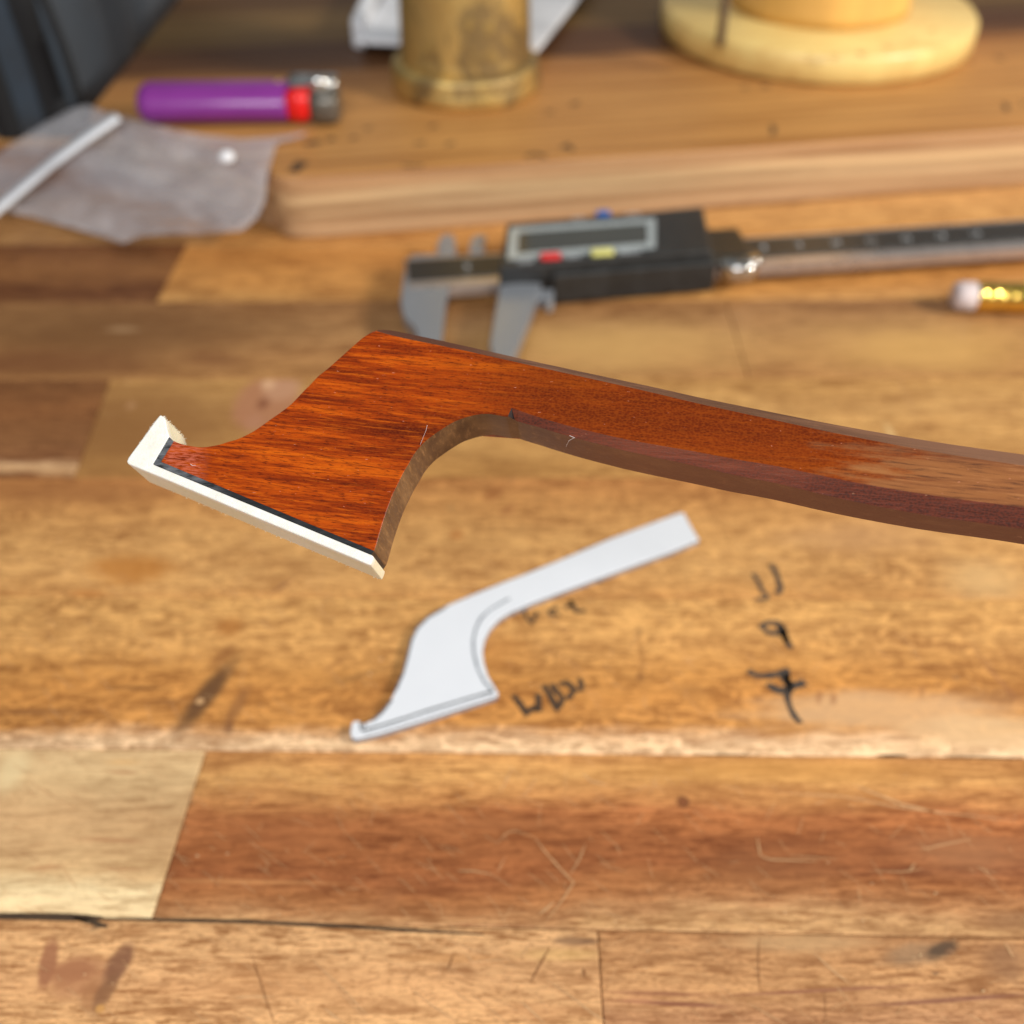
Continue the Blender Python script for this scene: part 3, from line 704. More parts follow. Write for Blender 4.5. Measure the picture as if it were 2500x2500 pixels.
# ------------------------------------------------------------------ dark fabric bag at the back left
fo = G(100, 335, 0)
FB = root("fabric_bag", (-.22, fo.y, 0), "dark slate blue fabric bag with black straps standing behind the clear zip bag", "bag")
slate = plain("slate_fabric", (40, 51, 62), .85, var=.25, nscale=90, bump=.5, bd=.0006, sheen=.3)
blackf = plain("black_webbing", (16, 16, 18), .8, var=.3, nscale=900, bump=.4)
v, f = [], []
NX, NZ = 60, 26
x0, x1, y0, dep, hh = -.40, -.1345, fo.y, .20, .17
def bagpt(u, w):
    # u runs round the footprint (front, right side, back, left side), w up
    per = [(x0, y0), (x1, y0), (x1, y0 + dep), (x0, y0 + dep)]
    L = [x1 - x0, dep, x1 - x0, dep]; T = sum(L); s = u * T; k = 0
    while k < 3 and s > L[k]: s -= L[k]; k += 1
    a, b = per[k], per[(k + 1) % 4]; q = s / L[k]
    X, Y = a[0] + (b[0] - a[0]) * q, a[1] + (b[1] - a[1]) * q
    cx, cy = (x0 + x1) / 2, y0 + dep / 2
    sh = 1 - .18 * w ** 2 - (.5 * max(0, w - .9) * 10 * .3)
    nn = noise.noise(Vector((X * 22, Y * 22, w * 1.6))) * .010 * min(1, w * 3) + noise.noise(Vector((X * 70, Y * 70, w * 2.5))) * .003
    X = cx + (X - cx) * sh - abs(nn) * (1 if k == 1 else 0) ; Y = cy + (Y - cy) * sh + (abs(nn) if k == 0 else nn)
    return Vector((X, Y, w * hh))
NU = 120
for j in range(NZ):
    for i in range(NU): v.append(bagpt(i / NU, j / (NZ - 1)))
for j in range(NZ - 1):
    for i in range(NU): f.append([j * NU + i, j * NU + (i + 1) % NU, (j + 1) * NU + (i + 1) % NU, (j + 1) * NU + i])
f.append([(NZ - 1) * NU + i for i in range(NU)]); f.append(list(range(NU)))
mesh("bag_body", v, f, slate, FB, smooth=True)
def strap(uc, uw):
    v, f = [], []
    for j in range(20):
        w = j / 19 * .98
        for du in (-uw, -uw * .6, uw * .6, uw):
            p = bagpt(uc + du, w)
            if abs(du) < uw: p = p + (Vector((0, -.002, 0)) if uc < .27 else Vector((.002, 0, 0)))
            v.append(p + Vector((0, -.0006, 0)))
    for j in range(19):
        for k in range(3): f.append([j * 4 + k, j * 4 + k + 1, (j + 1) * 4 + k + 1, (j + 1) * 4 + k])
    return mesh("strap", v, f, blackf, FB, smooth=True)
strap(.279, .0042); strap(.262, .004); strap(.292, .002)

# ------------------------------------------------------------------ digital caliper
satin = plain("satin_steel", (158, 162, 168), .34, .55, .10, 350, .15, stretch=(1, 8, 1))
darkst = plain("etched_dark_scale", (52, 50, 47), .35, .3, .2, 500, .1)
lightst = plain("bright_steel_edge", (196, 186, 180), .3, .8, .08, 300, .1)
bodym = plain("caliper_black_plastic", (40, 40, 39), .42, var=.25, nscale=300, bump=.2)
ZB, ZT = .0030, .0060            # beam underside and top
ZD = .0105                        # top of the display housing
co = G(1480, 600, 0)
CA = root("digital_caliper", co, "digital caliper with black display housing lying open in front of the thick board", "caliper")
def flat(name, pts, z, th, mat, bev=.00025, parent=CA, **k):
    return prism(name, [G(x, y, z) for x, y in pts], (0, 0, -th), mat, parent, bev=bev, **k)
bl, br_ = G(990, 690, ZT), G(2500, 590, ZT)
cd = (br_ - bl).normalized(); cn = Vector((-cd.y, cd.x, 0))
def cpt(u, w, z): 
    p = bl + cd * u + cn * w
    return Vector((p.x, p.y, z))
# local frame: u along the beam from its left end, w away from the viewer
def cu(x, y, z):
    p = G(x, y, z) - bl
    return p.dot(cd), p.dot(cn)
BL = .215
def rect(u0, u1, w0, w1, z): return [cpt(u0, w0, z), cpt(u1, w0, z), cpt(u1, w1, z), cpt(u0, w1, z)]
uT, wT = cu(996, 641, ZT)
wB = -cu(996, 690, ZT)[1]
BW = wT + .0006
prism("beam", rect(.0004, BL, -.0030, BW + .0014, ZT), (0, 0, -(ZT - ZB)), lightst, CA, bev=.0002)
prism("scale_plate", rect(.0008, BL - .002, .0004, BW, ZT + .0002), (0, 0, -.0002), darkst, CA)
# ticks and numerals
tv, tf = [], []
def addquad(ps): 
    b = len(tv); tv.extend(ps); tf.append([b, b + 1, b + 2, b + 3])
k = 0; uu = .0145
while uu < BL - .004:
    hgt = .0016 if k % 10 == 0 else (.0012 if k % 5 == 0 else .0008)
    addquad(rect(uu, uu + .00013, .0004, .0004 + hgt, ZT + .00026)); addquad(rect(uu, uu + .00013, BW - hgt * .8, BW - .0001, ZT + .00026))
    k += 1; uu += .00092
mesh("scale_ticks", tv, tf, plain("scale_print", (176, 178, 176), .5, bump=0), CA, kind="stuff")
prt = plain("printed_legend", (200, 204, 206), .5, bump=0)
def text(name, body, size, loc, xd, yd, mat, parent, ext=0.00003):
    cu_ = bpy.data.curves.new(name, 'FONT'); cu_.body = body; cu_.size = size; cu_.extrude = ext; cu_.align_x = 'CENTER'; cu_.align_y = 'CENTER'
    tmp = bpy.data.objects.new(name + "_tmp", cu_); S.collection.objects.link(tmp)
    bpy.context.view_layer.update()
    me = bpy.data.meshes.new_from_object(tmp.evaluated_get(bpy.context.evaluated_depsgraph_get()))
    bpy.data.objects.remove(tmp); me.materials.clear(); me.materials.append(mat)
    o = bpy.data.objects.new(name, me); S.collection.objects.link(o); o.parent = parent
    zd = xd.cross(yd)
    M = Matrix((xd, yd, zd)).transposed().to_4x4(); M.translation = loc
    me.transform(mroot(parent).inverted() @ M)
    return o
for q in range(0, 15):
    u = .0145 + .0092 * q
    if u < BL - .004: text("scale_numeral", str(q), .0026, cpt(u + .0006, (BW) * .5, ZT + .00028), cd, cn, prt, CA)
# jaws
flat("fixed_jaw", [(1004, 622), (1106, 617), (1100, 652), (1096, 700), (1090, 712), (1078, 818), (1052, 930), (1040, 930), (1014, 800), (986, 772), (978, 742), (981, 704), (990, 650)], ZT - .0001, .0029, satin)
flat("inside_jaw", [(1072, 620), (1066, 600), (1078, 572), (1094, 571), (1108, 573), (1112, 600), (1112, 618)], ZT - .0001, .0012, satin)
flat("inside_jaw", [(1146, 614), (1148, 590), (1158, 574), (1176, 572), (1188, 576), (1180, 596), (1184, 612)], ZT - .0001, .0012, satin)
flat("sliding_jaw", [(1222, 690), (1322, 690), (1314, 716), (1290, 782), (1262, 850), (1232, 915), (1222, 915), (1204, 870), (1196, 840), (1206, 780)], ZT + .0001, .0030, satin)
flat("jaw_slide", [(1224, 712), (1352, 705), (1352, 733), (1338, 740), (1322, 722), (1300, 735), (1224, 735)], ZT - .0002, .0028, satin)
# housing: top face corners in photo, made square in the caliper frame
u0, w0 = cu(1222, 648, ZD); u1, _ = cu(1726, 612, ZD); _, w1 = cu(1480, 520, ZD)
hz = prism("housing", [G(1218, 654, ZD), G(1740, 612, ZD), G(1717, 503, ZD), G(1237, 545, ZD)], (0, 0, -.0099), bodym, CA, bev=.0006, seg=3)
ua, _ = cu(1352, 640, ZD)
prism("housing_front", [G(1350, 672, ZD - .002), G(1752, 640, ZD - .002), G(1748, 618, ZD - .002), G(1348, 650, ZD - .002)], (0, 0, -.0078), bodym, CA, bev=.0007, seg=3)
bz = plain("lcd_bezel", (176, 184, 184), .35, .3, .06, 300, .05)
lu0, lw0 = cu(1238, 634, ZD); lu1, _ = cu(1600, 606, ZD); _, lw1 = cu(1420, 543, ZD)
def frame(name, o, i, z, th, mat):
    o = [G(x, y, z) for x, y in o]; i = [G(x, y, z) for x, y in i]
    dn = Vector((0, 0, -th)); v = o + i + [p + dn for p in o] + [p + dn for p in i]; f = []
    for k in range(4):
        n_ = (k + 1) % 4
        f += [[k, n_, n_ + 4, k + 4], [k + 8, n_ + 8, n_ + 12, k + 12], [k, n_, n_ + 8, k + 8], [k + 4, n_ + 4, n_ + 12, k + 12]]
    return mesh(name, v, f, mat, CA)
frame("screen_bezel", [(1238, 632), (1600, 603), (1600, 532), (1246, 556)], [(1262, 618), (1582, 592), (1580, 543), (1266, 566)], ZD + .0003, .0004, bz)
glassm = NT("lcd_glass"); gn = glassm.noise(glassm.co, 60, 3)
glassm.bsdf(glassm.mix(gn, lin((70, 68, 58)), lin((56, 56, 50))), .12, 0, coat=.6, spec=.6)
prism("screen", [G(x, y, ZD + .00012) for x, y in [(1263, 617), (1581, 591), (1579, 544), (1267, 567)]], (0, 0, -.0002), glassm.m, CA)
def button(px, py, wpx, d, mat, lab):
    u, w = cu(px, py, ZD); hw = wpx / 2 * pxsize(px, py, ZD)[0]
    o = prism("button", rect(u - hw, u + hw, w - d / 2, w + d / 2, ZD + .0009), (0, 0, -.0012), mat, CA, bev=.0005, seg=3, label=lab); return u, w
redb = plain("red_rubber", (214, 42, 40), .5, bump=.1); yelb = plain("yellow_rubber", (214, 208, 120), .5, bump=.1); blub = plain("blue_rubber", (60, 104, 172), .5, bump=.1)
r1 = button(1344, 629, 50, .0024, redb, "red button"); r2 = button(1470, 619, 56, .0024, yelb, "pale yellow button"); r3 = button(1472, 524, 36, .0020, blub, "blue button")
for (x, y, s) in ((1283, 640, "OFF"), (1398, 628, "ON"), (1536, 616, "ZERO"), (1412, 533, "mm"), (1545, 523, "inch")):
    u, w = cu(x, y, ZD); text("legend", s, .0022, cpt(u, w, ZD + .0001), cd, cn, prt, CA)
# thumb roller and lock screw
ru, rw = cu(1798, 640, ZT)
lathe("thumb_roller", [(.0020, -.0024), (.0050, -.0022), (.0054, -.0014), (.0054, .0014), (.0050, .0022), (.0020, .0024)], cpt(ru, -.0012, .0056), chrome, CA, seg=40,
      axis=Matrix(((cd.x, cn.x, 0), (cd.y, cn.y, 0), (0, 0, 1))))
prism("roller_block", rect(u1 - .001, ru + .0035, -.0026, BW + .0012, ZT + .0030), (0, 0, -.0030), plain("gunmetal", (84, 80, 72), .35, .8, .15, 400, .1), CA, bev=.0006)
lathe("lock_screw", [(.0012, 0), (.0020, .0002), (.0022, .0006), (.0022, .0020), (.0016, .0024)], cpt(ru + .003, -.003, .0062), chrome, CA, seg=24)

# ------------------------------------------------------------------ pencil with eraser
pz = .0036
pa, pb = G(2326, 722, pz), G(2560, 728, pz)
pdx = (pb - pa).normalized(); pdy = Vector((-pdx.y, pdx.x, 0)); AXP = Matrix(((0, pdy.x, pdx.x), (0, pdy.y, pdx.y), (1, 0, 0)))
PE = root("pencil", pa, "pencil end with white eraser and gold ferrule at the right below the caliper beam", "pencil")
rp = .0035
lathe("eraser", [(rp * .5, 0), (rp * .82, .0003), (rp * .95, .0012), (rp * .97, .0052)], pa, plain("white_eraser", (196, 182, 180), .55, bump=.1), PE, seg=32, axis=AXP)
goldm = plain("gold_ferrule", (236, 196, 96), .2, 1, .05, 300, .05)
lathe("ferrule", [(rp, .0050), (rp * 1.04, .0054), (rp * 1.04, .0064), (rp * .94, .0070), (rp * 1.0, .0078), (rp * 1.04, .0084), (rp * 1.0, .0095), (rp * .92, .0100), (rp, .0106), (rp * 1.04, .0114), (rp * .94, .0122), (rp * 1.02, .013), (rp * 1.02, .0185), (rp * .95, .0188)], pa, goldm, PE, seg=32, axis=AXP)
lathe("shaft", [(rp * .96, .0186), (rp * .98, .0188), (rp * .98, .16), (rp * .2, .178)], pa, plain("yellow_pencil_paint", (222, 170, 60), .3), PE, seg=6, smooth=False, axis=AXP)

# ------------------------------------------------------------------ white head template lying on the bench
tmpl = [(391 - 0, 0)]
TZ = .0013
def q4(L): return [(800 + x / 2.034, 1200 + y / 2.034) for x, y in L]
tout = q4([(1768, 104), (1800, 165), (1845, 240), (1700, 300), (1500, 372), (1300, 445), (1150, 500), (1000, 558), (905, 598), (850, 632), (805, 680), (778, 735), (768, 790), (775, 850), (795, 915), (825, 965), (848, 1002), (835, 1018),
           (760, 1044), (600, 1096), (400, 1158), (260, 1200), (150, 1226), (122, 1224), (112, 1200), (120, 1148), (135, 1138), (160, 1140), (170, 1158), (215, 1138), (265, 1095), (315, 1030), (350, 960), (385, 870), (405, 790), (425, 715),
           (455, 660), (510, 612), (600, 562), (720, 512), (860, 455), (1000, 402), (1200, 320), (1400, 235), (1600, 160), (1740, 108)])
TP = root("head_template", G(1200, 1520, 0), "white plastic bow head template with printed outline lying on the bench", "template")
tmat = NT("white_sheet"); tn = tmat.noise(tmat.co, 150, 3)
tmat.bsdf(tmat.mix(tn, lin((218, 221, 226)), lin((226, 229, 233))), .42, 0, tmat.bump(tn, .05, .0002))
sh = prism("sheet", [G(x, y, TZ) for x, y in tout], (0, 0, -.0012), tmat.m, TP, bev=.0001, seg=1)
sh.data.materials.append(plain("cut_edge_grey", (128, 130, 136), .6, bump=.1))
for p in sh.data.polygons:
    if abs(p.normal.z) < .5: p.material_index = 1
gl = plain("printed_line", (96, 104, 112), .6, bump=0); gd = plain("printed_line_dark", (58, 62, 66), .6, bump=0)
strokes("printed_line", [q4([(905, 530), (850, 560), (800, 590), (760, 630), (735, 680), (722, 740), (725, 800), (745, 880), (780, 950), (815, 985)]),
    q4([(340, 985), (375, 905), (398, 820), (418, 735), (445, 680), (500, 625), (590, 575)]), q4([(225, 1140), (275, 1095), (320, 1035)])], [.00035, .00030, .00030], gl, TP, z=TZ, lift=.00002, taper=False)
strokes("printed_line", [q4([(178, 1185), (300, 1150), (500, 1085), (700, 1025), (825, 990)]), q4([(160, 1150), (168, 1186), (180, 1186)]), q4([(185, 1158), (180, 1190)])], [.00038, .0003, .0002], gd, TP, z=TZ, lift=.00002, taper=False)
strokes("printed_line", [q4([(180, 1205), (400, 1143), (600, 1082), (830, 1008)])], .00016, gl, TP, z=TZ, lift=.00002, taper=False)

# ------------------------------------------------------------------ the bow
Wc = Vector((.105, -.345, .93)).normalized()                 # camera space: right, up, forward
cx_, cy_, cz_ = Vector((1, 0, 0)), Vector((0, SP, CP)), Vector((0, CP, -SP))
def c2w(v): return cx_ * v.x + cy_ * v.y + cz_ * v.z
tn_ = -c2w(Wc)                                               # out of the side face, to the viewer
un = (Vector((1, 0, 0)) - tn_ * tn_.x).normalized()
vn = tn_.cross(un)
BO = CAM + cz_ * .092
rotm = Matrix((un, vn, tn_)).transposed()
BOW = root("violin_bow", BO, "unfinished violin bow head of orange varnished wood with white tip plate held over the bench", "violin bow", rot=rotm)
def bp(x, y):
    d = ray(x, y); t_ = (BO - CAM).dot(tn_) / d.dot(tn_)
    p = CAM + d * t_ - BO
    return Vector((p.dot(un), p.dot(vn)))
MM = .001; PXM = .092 / F
def wd(x):     # width of the bow (m)
    pts = [(0, 4.7), (1200, 4.8), (1314, 5.0), (1700, 5.8), (2000, 6.2), (4200, 6.6)]
    for (a, p), (b, q) in zip(pts, pts[1:]):
        if x <= b: return (p + (q - p) * (x - a) / (b - a)) * MM
    return 6.6 * MM
topL = [(920, 809, 10), (932, 812, 20), (950, 817, 28), (983, 825, 32), (1066, 842, 30), (1148, 859, 27), (1273, 887, 26), (1397, 914.5, 27), (1521, 942, 29), (1610, 962.5, 32), (1700, 984, 34), (1800, 1006, 37), (1907, 1029, 40), (2052, 1060, 45), (2280, 1103, 52), (2500, 1137, 56),
        (2700, 1166, 56), (3000, 1204, 56), (3400, 1248, 56), (3900, 1292, 56), (5200, 1380, 56), (7500, 1520, 56)]
botL = [(7500, 1700, 38), (5200, 1518, 38), (3900, 1400, 38), (3400, 1350, 38), (3000, 1308, 38), (2700, 1270, 38), (2500, 1239, 38), (2280, 1210, 37), (2073, 1175, 34), (1907, 1140, 31), (1800, 1122, 29), (1700, 1103, 26), (1562, 1079, 22), (1480, 1062, 20), (1397, 1042, 19), (1314, 1018, 18.5), (1249, 996, 22.5),
        (1240, 1016, 1), (1231, 1015.5, 1), (1210, 1011.5, 1), (1190, 1009, 1), (1169, 1010.5, 1), (1148, 1014.5, 1), (1127, 1021, 1), (1107, 1029, 1), (1082, 1044, 1), (1057, 1061, 1), (1040, 1074, 1), (1024, 1090, 1), (1010, 1108, 1), (997, 1131, 1), (985, 1151, 1), (974.5, 1172, 1), (959, 1204, 1), (947, 1235, 1), (936, 1267, 1), (926, 1300, 1), (918, 1328, 1),
        (912.5, 1344, 1), (393, 1127, 0), (424, 1077, 1), (432, 1081, 1), (445, 1085, 1), (457, 1088, 1), (482, 1092, 1), (500, 1092, 1), (515, 1090, 1), (536, 1086, 1), (556, 1079.5, 1), (576, 1074, 1), (594, 1066.5, 1), (609, 1059, 1), (623, 1051, 1), (644, 1036.5, 1), (664, 1022, 1), (687, 1006, 1), (710, 988, 1), (727, 971, 1), (743, 954, 1), (760, 937, 1), (776, 920, 1),
        (792, 907, 1), (809, 893, 1), (828, 876, 1), (846, 860, 1), (866, 842, 1), (883.5, 827, 1), (894, 820, 2), (907, 813, 5)]
CORN = {(912.5, 1344), (393, 1127), (424, 1077), (1249, 996), (1240, 1016), (7500, 1520), (7500, 1700)}
def spline(L, sub=3):
    o = []
    for i in range(len(L) - 1):
        a, b = L[i], L[i + 1]
        p = a if (a[0], a[1]) in CORN or i == 0 else L[i - 1]
        q = b if (b[0], b[1]) in CORN or i + 2 >= len(L) else L[i + 2]
        if (a[0], a[1]) in CORN and (b[0], b[1]) in CORN: o.append(a); continue
        n_ = sub if b[0] <= 2600 else 1
        for k in range(n_):
            t_ = k / n_
            c = [.5 * (2 * a[m] + (b[m] - p[m]) * t_ + (2 * p[m] - 5 * a[m] + 4 * b[m] - q[m]) * t_ ** 2 + (3 * a[m] - p[m] - 3 * b[m] + q[m]) * t_ ** 3) for m in (0, 1)]
            o.append((c[0], c[1], a[2] + (b[2] - a[2]) * t_) if k else a)
    o.append(L[-1]); return o
topL, botL = spline(topL), spline(botL + [topL[0]])[:-1]
nbot = next(i for i, q in enumerate(botL) if (q[0], q[1]) == (1249, 996))
out = topL + botL
N = len(out)
P2d = [bp(x, y) for x, y, c in out]
nor = []
area2 = sum(P2d[i].x * P2d[(i + 1) % N].y - P2d[(i + 1) % N].x * P2d[i].y for i in range(N))
sg = 1 if area2 > 0 else -1
for i in range(N):
    d = (P2d[(i + 1) % N] - P2d[i - 1]).normalized()
    nn_ = Vector((d.y, -d.x)) * sg
    nor.append(nn_)
for i, (x, y, c) in enumerate(out):
    if c > 1.01 and (i < len(topL) and x > 925 or 0 <= i - len(topL) < nbot): nor[i] = (Vector((.20, 1)) if i < len(topL) else Vector((-.20, -1))).normalized()
    if (x, y) == (1249, 996): nor[i] = Vector((.26, -1.02))
v, f, fm = [], [], []
nt0 = len(topL)
for li in range(4):
    for i, (x, y, c) in enumerate(out):
        leg = c * PXM; w = wd(x)
        kb = 1 if i < nt0 else max(0, min(1, (x - 1300) / 700))      # the far chamfer fades out towards the head
        p = P2d[i] + (nor[i] * leg if li in (1, 2) else (nor[i] * leg * (1 - kb) if li == 3 else Vector((0, 0))))
        z = {0: 0, 1: -leg, 2: -w + leg * kb, 3: -w}[li]
        if c == 0: z = 0 if li < 2 else -w
        v.append(Vector((p.x, p.y, z)))
nt = len(topL)
for li in range(3):
    for i in range(N):
        j = (i + 1) % N
        f.append([li * N + i, li * N + j, (li + 1) * N + j, (li + 1) * N + i])
        top = i < nt - 1
        bot = nt <= i < nt + nbot
        if li == 0 and i == nt + nbot: fm.append(4)
        elif li == 1: fm.append(1 if not top else 2)
        else: fm.append(2 if top else (3 if bot else 0))
f.append(list(range(N))); fm.append(0); f.append([3 * N + i for i in range(N)]); fm.append(0)

def bow_mat(name, kind):
    t = NT(name)
    ang = .155
    base = t.map((1, 1, 1), rot=(0, 0, ang))
    big = t.noise(t.map((36, 430, 120), v=base, loc=(1.7, .3, 0)), 1, 4, .55, .5)
    mid = t.noise(t.map((210, 3600, 700), v=base, loc=(.3, .9, 0)), 1, 5, .65, .3)
    fin = t.noise(t.map((1100, 8500, 2000), v=base), 1, 3, .6)
    vor = t.n('ShaderNodeTexVoronoi'); t.put(vor.inputs['Vector'], t.map((3400, 6200, 3400), v=base)); vor.inputs['Scale'].default_value = 1; vor.inputs['Randomness'].default_value = .75
    rip = vor.outputs['Distance']
    sep = t.n('ShaderNodeSeparateXYZ'); t.put(sep.inputs[0], t.co)
    xx = sep.outputs[0]
    if kind == 'side':
        col = t.ramp(t.rng(big, .28, .72), [(0, lin((212, 100, 14))), (.3, lin((176, 70, 10))), (.55, lin((142, 49, 8))), (.8, lin((108, 34, 8))), (1, lin((82, 24, 8)))])
        col = t.mix(t.rng(mid, .50, .66, 0, .75), col, lin((78, 22, 10)))
        col = t.mix(t.rng(mid, .48, .32, 0, .6), col, lin((210, 102, 18)))
        col = t.mix(t.rng(fin, .54, .64, 0, .75), col, lin((70, 16, 8)))
        # darker, ripple-figured stick beyond the head
        st = t.rng(xx, -.012, .006, 0, 1, True)
        col = t.mix(t.math('MULTIPLY', st, .74), col, lin((92, 34, 8)))
        col = t.mix(t.math('MULTIPLY', t.rng(rip, .35, .75), t.rng(xx, -.02, 0, .10, .34)), col, lin((158, 74, 18)))
        col = t.mix(t.math('MULTIPLY', t.rng(rip, .22, .05), t.rng(xx, -.02, 0, .06, .3)), col, lin((84, 26, 10)))
        # the part already scraped back to dull wood on the right
        edge = t.math('ADD', xx, t.math('MULTIPLY', t.math('SUBTRACT', t.noise(t.map((140, 900, 200), v=base, loc=(4, 4, 0)), 1, 4, .6), .5), .030))
        vy = sep.outputs[1]
        edge = t.math('SUBTRACT', edge, t.math('MULTIPLY', t.math('ADD', vy, t.math('MULTIPLY', xx, .19)), .8))
        bare = t.rng(edge, .020, .028, 0, 1, True)
        bc = t.ramp(t.rng(big, .3, .7), [(0, lin((156, 100, 54))), (.5, lin((132, 80, 44))), (1, lin((110, 62, 38)))])
        bc = t.mix(t.rng(mid, .53, .66, 0, .8), bc, lin((66, 36, 26)))
        bc = t.mix(t.rng(mid, .46, .34, 0, .5), bc, lin((172, 116, 70)))
        col = t.mix(bare, col, bc)
        fl = t.noise(t.map((1500, 5200, 1500), v=base, loc=(9, 1, 0)), 1, 2, .5)
        fleck = t.rng(fl, .72, .76, 0, .6)
        col = t.mix(fleck, col, lin((226, 150, 120)))
        # scraped pink edge beside the black lining at the toe
        toe = t.rng(xx, -.0285, -.0305, 0, .55, True)
        col = t.mix(t.math('MULTIPLY', toe, t.rng(fin, .45, .6)), col, lin((224, 120, 92)))
        rg = t.mix(bare, (.30, .30, .30, 1), (.55, .55, .55, 1))
        h = t.math('ADD', t.math('MULTIPLY', mid, .7), t.math('MULTIPLY', rip, .35))
        t.bsdf(col, rg, 0, t.bump(h, .30, .00006), coat=0.0, coat_r=.25, spec=.13)
    else:
        c = {'under': ((132, 98, 62), (104, 74, 46), (78, 52, 34)), 'top': ((132, 92, 68), (104, 68, 48), (72, 42, 30)), 'lower': ((122, 64, 42), (96, 46, 30), (62, 28, 18))}[kind]
        col = t.ramp(t.rng(big, .3, .7), [(0, lin(c[0])), (.5, lin(c[1])), (1, lin(c[2]))])
        col = t.mix(t.rng(mid, .52, .68, 0, .5), col, lin(c[2]))
        col = t.mix(t.rng(mid, .46, .34, 0, .4), col, lin(tuple(min(255, q * 1.25) for q in c[0])))
        if kind == 'under':
            col = t.mix(t.rng(xx, -.005, .012, 0, .65, True), col, lin((120, 72, 56)))
        if kind == 'top':
            col = t.mix(t.rng(xx, .022, .045, 0, .75, True), col, lin((146, 102, 74)))
            col = t.mix(t.rng(xx, .004, -.006, 0, .85, True), col, lin((84, 40, 22)))
        if kind == 'lower':
            col = t.mix(t.math('MULTIPLY', t.rng(rip, .35, .6), .35), col, lin((140, 60, 34)))
        fl = t.noise(t.map((1700, 3000, 3000), loc=(2, 1, 0)), 1, 2, .5)
        col = t.mix(t.rng(fl, .74, .78, 0, .5), col, lin((200, 146, 112)))
        t.bsdf(col, .5, 0, t.bump(t.math('ADD', mid, fin), .4, .00008), spec=.4)
    return t.m
bm_side, bm_under, bm_top, bm_low = bow_mat("varnished_bow_wood", 'side'), bow_mat("raw_under_wood", 'under'), bow_mat("filed_top_facet", 'top'), bow_mat("filed_lower_facet", 'lower')
bow = mesh("stick_and_head", v, f, None, BOW, local=True, mats=[bm_side, bm_under, bm_top, bm_low, plain('notch_dark', (34, 20, 16), .8)], fmat=fm)  # step wall at the notch gets its own dark material

def bprism(name, pts, w, mat, bev=.00008, seg=2, inset=0.0):
    n_ = len(pts); P = [bp(x, y) for x, y in pts]
    v = [Vector((p.x, p.y, inset)) for p in P] + [Vector((p.x, p.y, -w)) for p in P]
    f = [list(range(n_)), list(range(2 * n_ - 1, n_ - 1, -1))] + [[i, i + n_, (i + 1) % n_ + n_, (i + 1) % n_] for i in range(n_)]
    o = mesh(name, v, f, mat, BOW, local=True)
    if bev: bevel(o, bev, seg, 25)
    return o
t = NT("ebony_lining"); n = t.noise(t.map((600, 2500, 600), rot=(0, 0, .4)), 1, 4, .6)
xs = t.n('ShaderNodeSeparateXYZ'); t.put(xs.inputs[0], t.co)
gy = t.rng(xs.outputs[0], -.026, -.031, 0, 1, True)
t.bsdf(t.mix(t.math('MULTIPLY', t.math('ADD', gy, .12), t.rng(n, .35, .7)), lin((20, 20, 22)), lin((112, 114, 118))), .4, 0, t.bump(n, .4, .00005))
bprism("black_lining", [(413.6, 1067), (374.5, 1133), (906.5, 1353.5), (912.5, 1345), (393.5, 1127.6), (424.5, 1077.4)], .0047, t.m, bev=0)
t = NT("white_bone"); n = t.noise(t.map((500, 900, 500)), 1, 5, .65); n2 = t.noise(t.co, 2600, 4, .7); n3 = t.noise(t.map((120, 120, 120), loc=(3, 3, 3)), 1, 3)
sp_ = t.n('ShaderNodeSeparateXYZ'); t.put(sp_.inputs[0], t.co)
inner = t.rng(sp_.outputs[2], -.0002, -.0012, 0, .8, True)
c = t.mix(t.rng(n, .35, .7), lin((243, 239, 229)), lin((232, 227, 213)))
c = t.mix(t.math('MULTIPLY', inner, t.rng(n3, .3, .6, .5, 1)), c, lin((226, 216, 178)))
c = t.mix(t.rng(n2, .62, .72, 0, .25), c, lin((200, 196, 184)))
t.bsdf(c, .45, 0, t.bump(t.math('ADD', n, n2), .55, .00010), spec=.4, sss=.15)
bone = t.m
bprism("tip_plate", [(390, 1013), (396, 1014.5), (403, 1022), (407, 1045), (413, 1067), (374, 1133.4), (906, 1354), (912, 1358), (908, 1370), (904, 1379), (896, 1377), (871, 1366), (620, 1261), (400, 1168), (312, 1132), (309, 1126), (313, 1117), (350, 1067), (378, 1028)],
       .0048, bone, bev=.00012, seg=2)
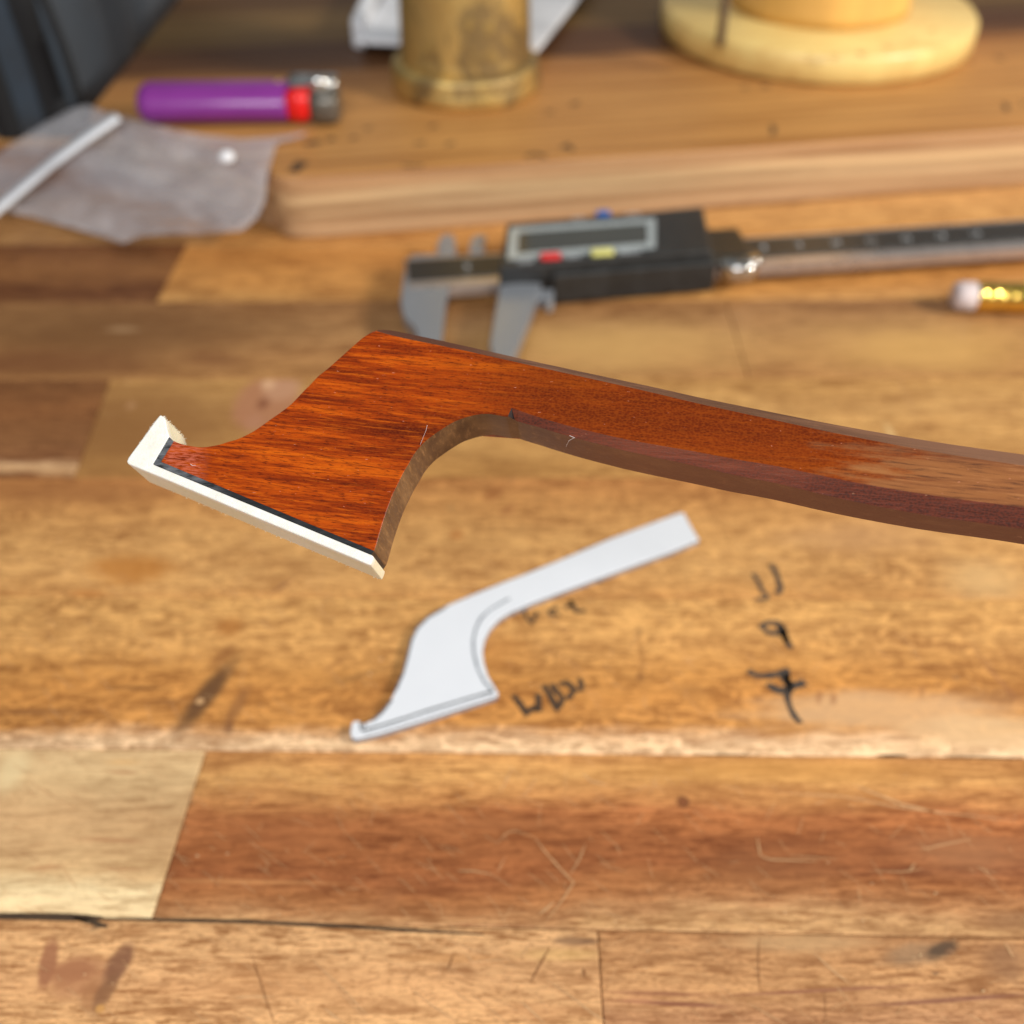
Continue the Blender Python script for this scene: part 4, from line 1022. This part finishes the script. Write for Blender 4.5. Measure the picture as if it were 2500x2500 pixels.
# ragged sawn fibres on the edges of the tip plate, and dust hairs
vb, fb_ = [], []
def spike(p, d, l, w_):
    b = len(vb); s = d.cross(Vector((.3, .5, .8))).normalized() * w_; q = d.cross(s).normalized() * w_
    vb.extend([p + s, p - s * .5 + q, p - s * .5 - q, p + d * l]); fb_.extend([[b, b + 1, b + 3], [b + 1, b + 2, b + 3], [b + 2, b, b + 3], [b, b + 2, b + 1]])
def along(a, b, z0, z1, nrm, cnt, lmax):
    A, B = bp(*a), bp(*b)
    for _ in range(cnt):
        s = rnd.random(); p = A.lerp(B, s); z = z0 + (z1 - z0) * rnd.random()
        d = Vector((nrm[0] + rnd.uniform(-.9, .9), nrm[1] + rnd.uniform(-.9, .9), rnd.uniform(-.5, .5))).normalized()
        spike(Vector((p.x, p.y, z)), d, rnd.uniform(.3, 1) * lmax, rnd.uniform(.00002, .00005))
along((396, 1014), (403, 1022), -.0001, -.0048, (.7, .7), 70, .00028)
along((390, 1013), (330, 1095), -.0048, -.0047, (-.8, .5), 20, .0002)
along((378, 1028), (340, 1082), 0, -.0001, (-.8, .5), 26, .00016)
along((403, 1022), (412, 1066), -.0048, -.0046, (.9, .3), 26, .0002)
along((320, 1136), (896, 1377), -.0048, -.0046, (-.3, -.9), 46, .00016)
mesh("burrs", vb, fb_, bone, BOW, local=True, kind="stuff")

def hair(name, pts, r, mat):
    v, f = [], []
    for (x, y, z) in pts:
        p = bp(x, y); c0 = Vector((p.x, p.y, z))
        for k in range(4):
            a = k * math.pi / 2; v.append(c0 + Vector((math.cos(a) * r * .6, math.cos(a) * r * .8, math.sin(a) * r)))
    for i in range(len(pts) - 1):
        for k in range(4): f.append([i * 4 + k, i * 4 + (k + 1) % 4, (i + 1) * 4 + (k + 1) % 4, (i + 1) * 4 + k])
    return mesh(name, v, f, mat, BOW, local=True)
dust = plain("dust_fibre", (220, 205, 200), .6)
hair("dust_fibre", [(986, 792, -.002), (989, 799, -.002), (995, 806, -.002), (1002, 812, -.0015)], .00003, dust)
hair("dust_fibre", [(1043, 1038, .0), (1040, 1052, .00003), (1034, 1066, .00003), (1026, 1086, .00002)], .00003, dust)
hair("dust_fibre", [(1390, 1058, -.0005), (1402, 1062, -.0006), (1388, 1068, -.0007), (1380, 1080, -.001)], .00003, dust)
hair("dust_fibre", [(465, 1133, .0), (470, 1137, .00005), (478, 1136, .00003)], .00003, dust)

for o in list(S.objects):
    if '_m' in o: del o['_m']
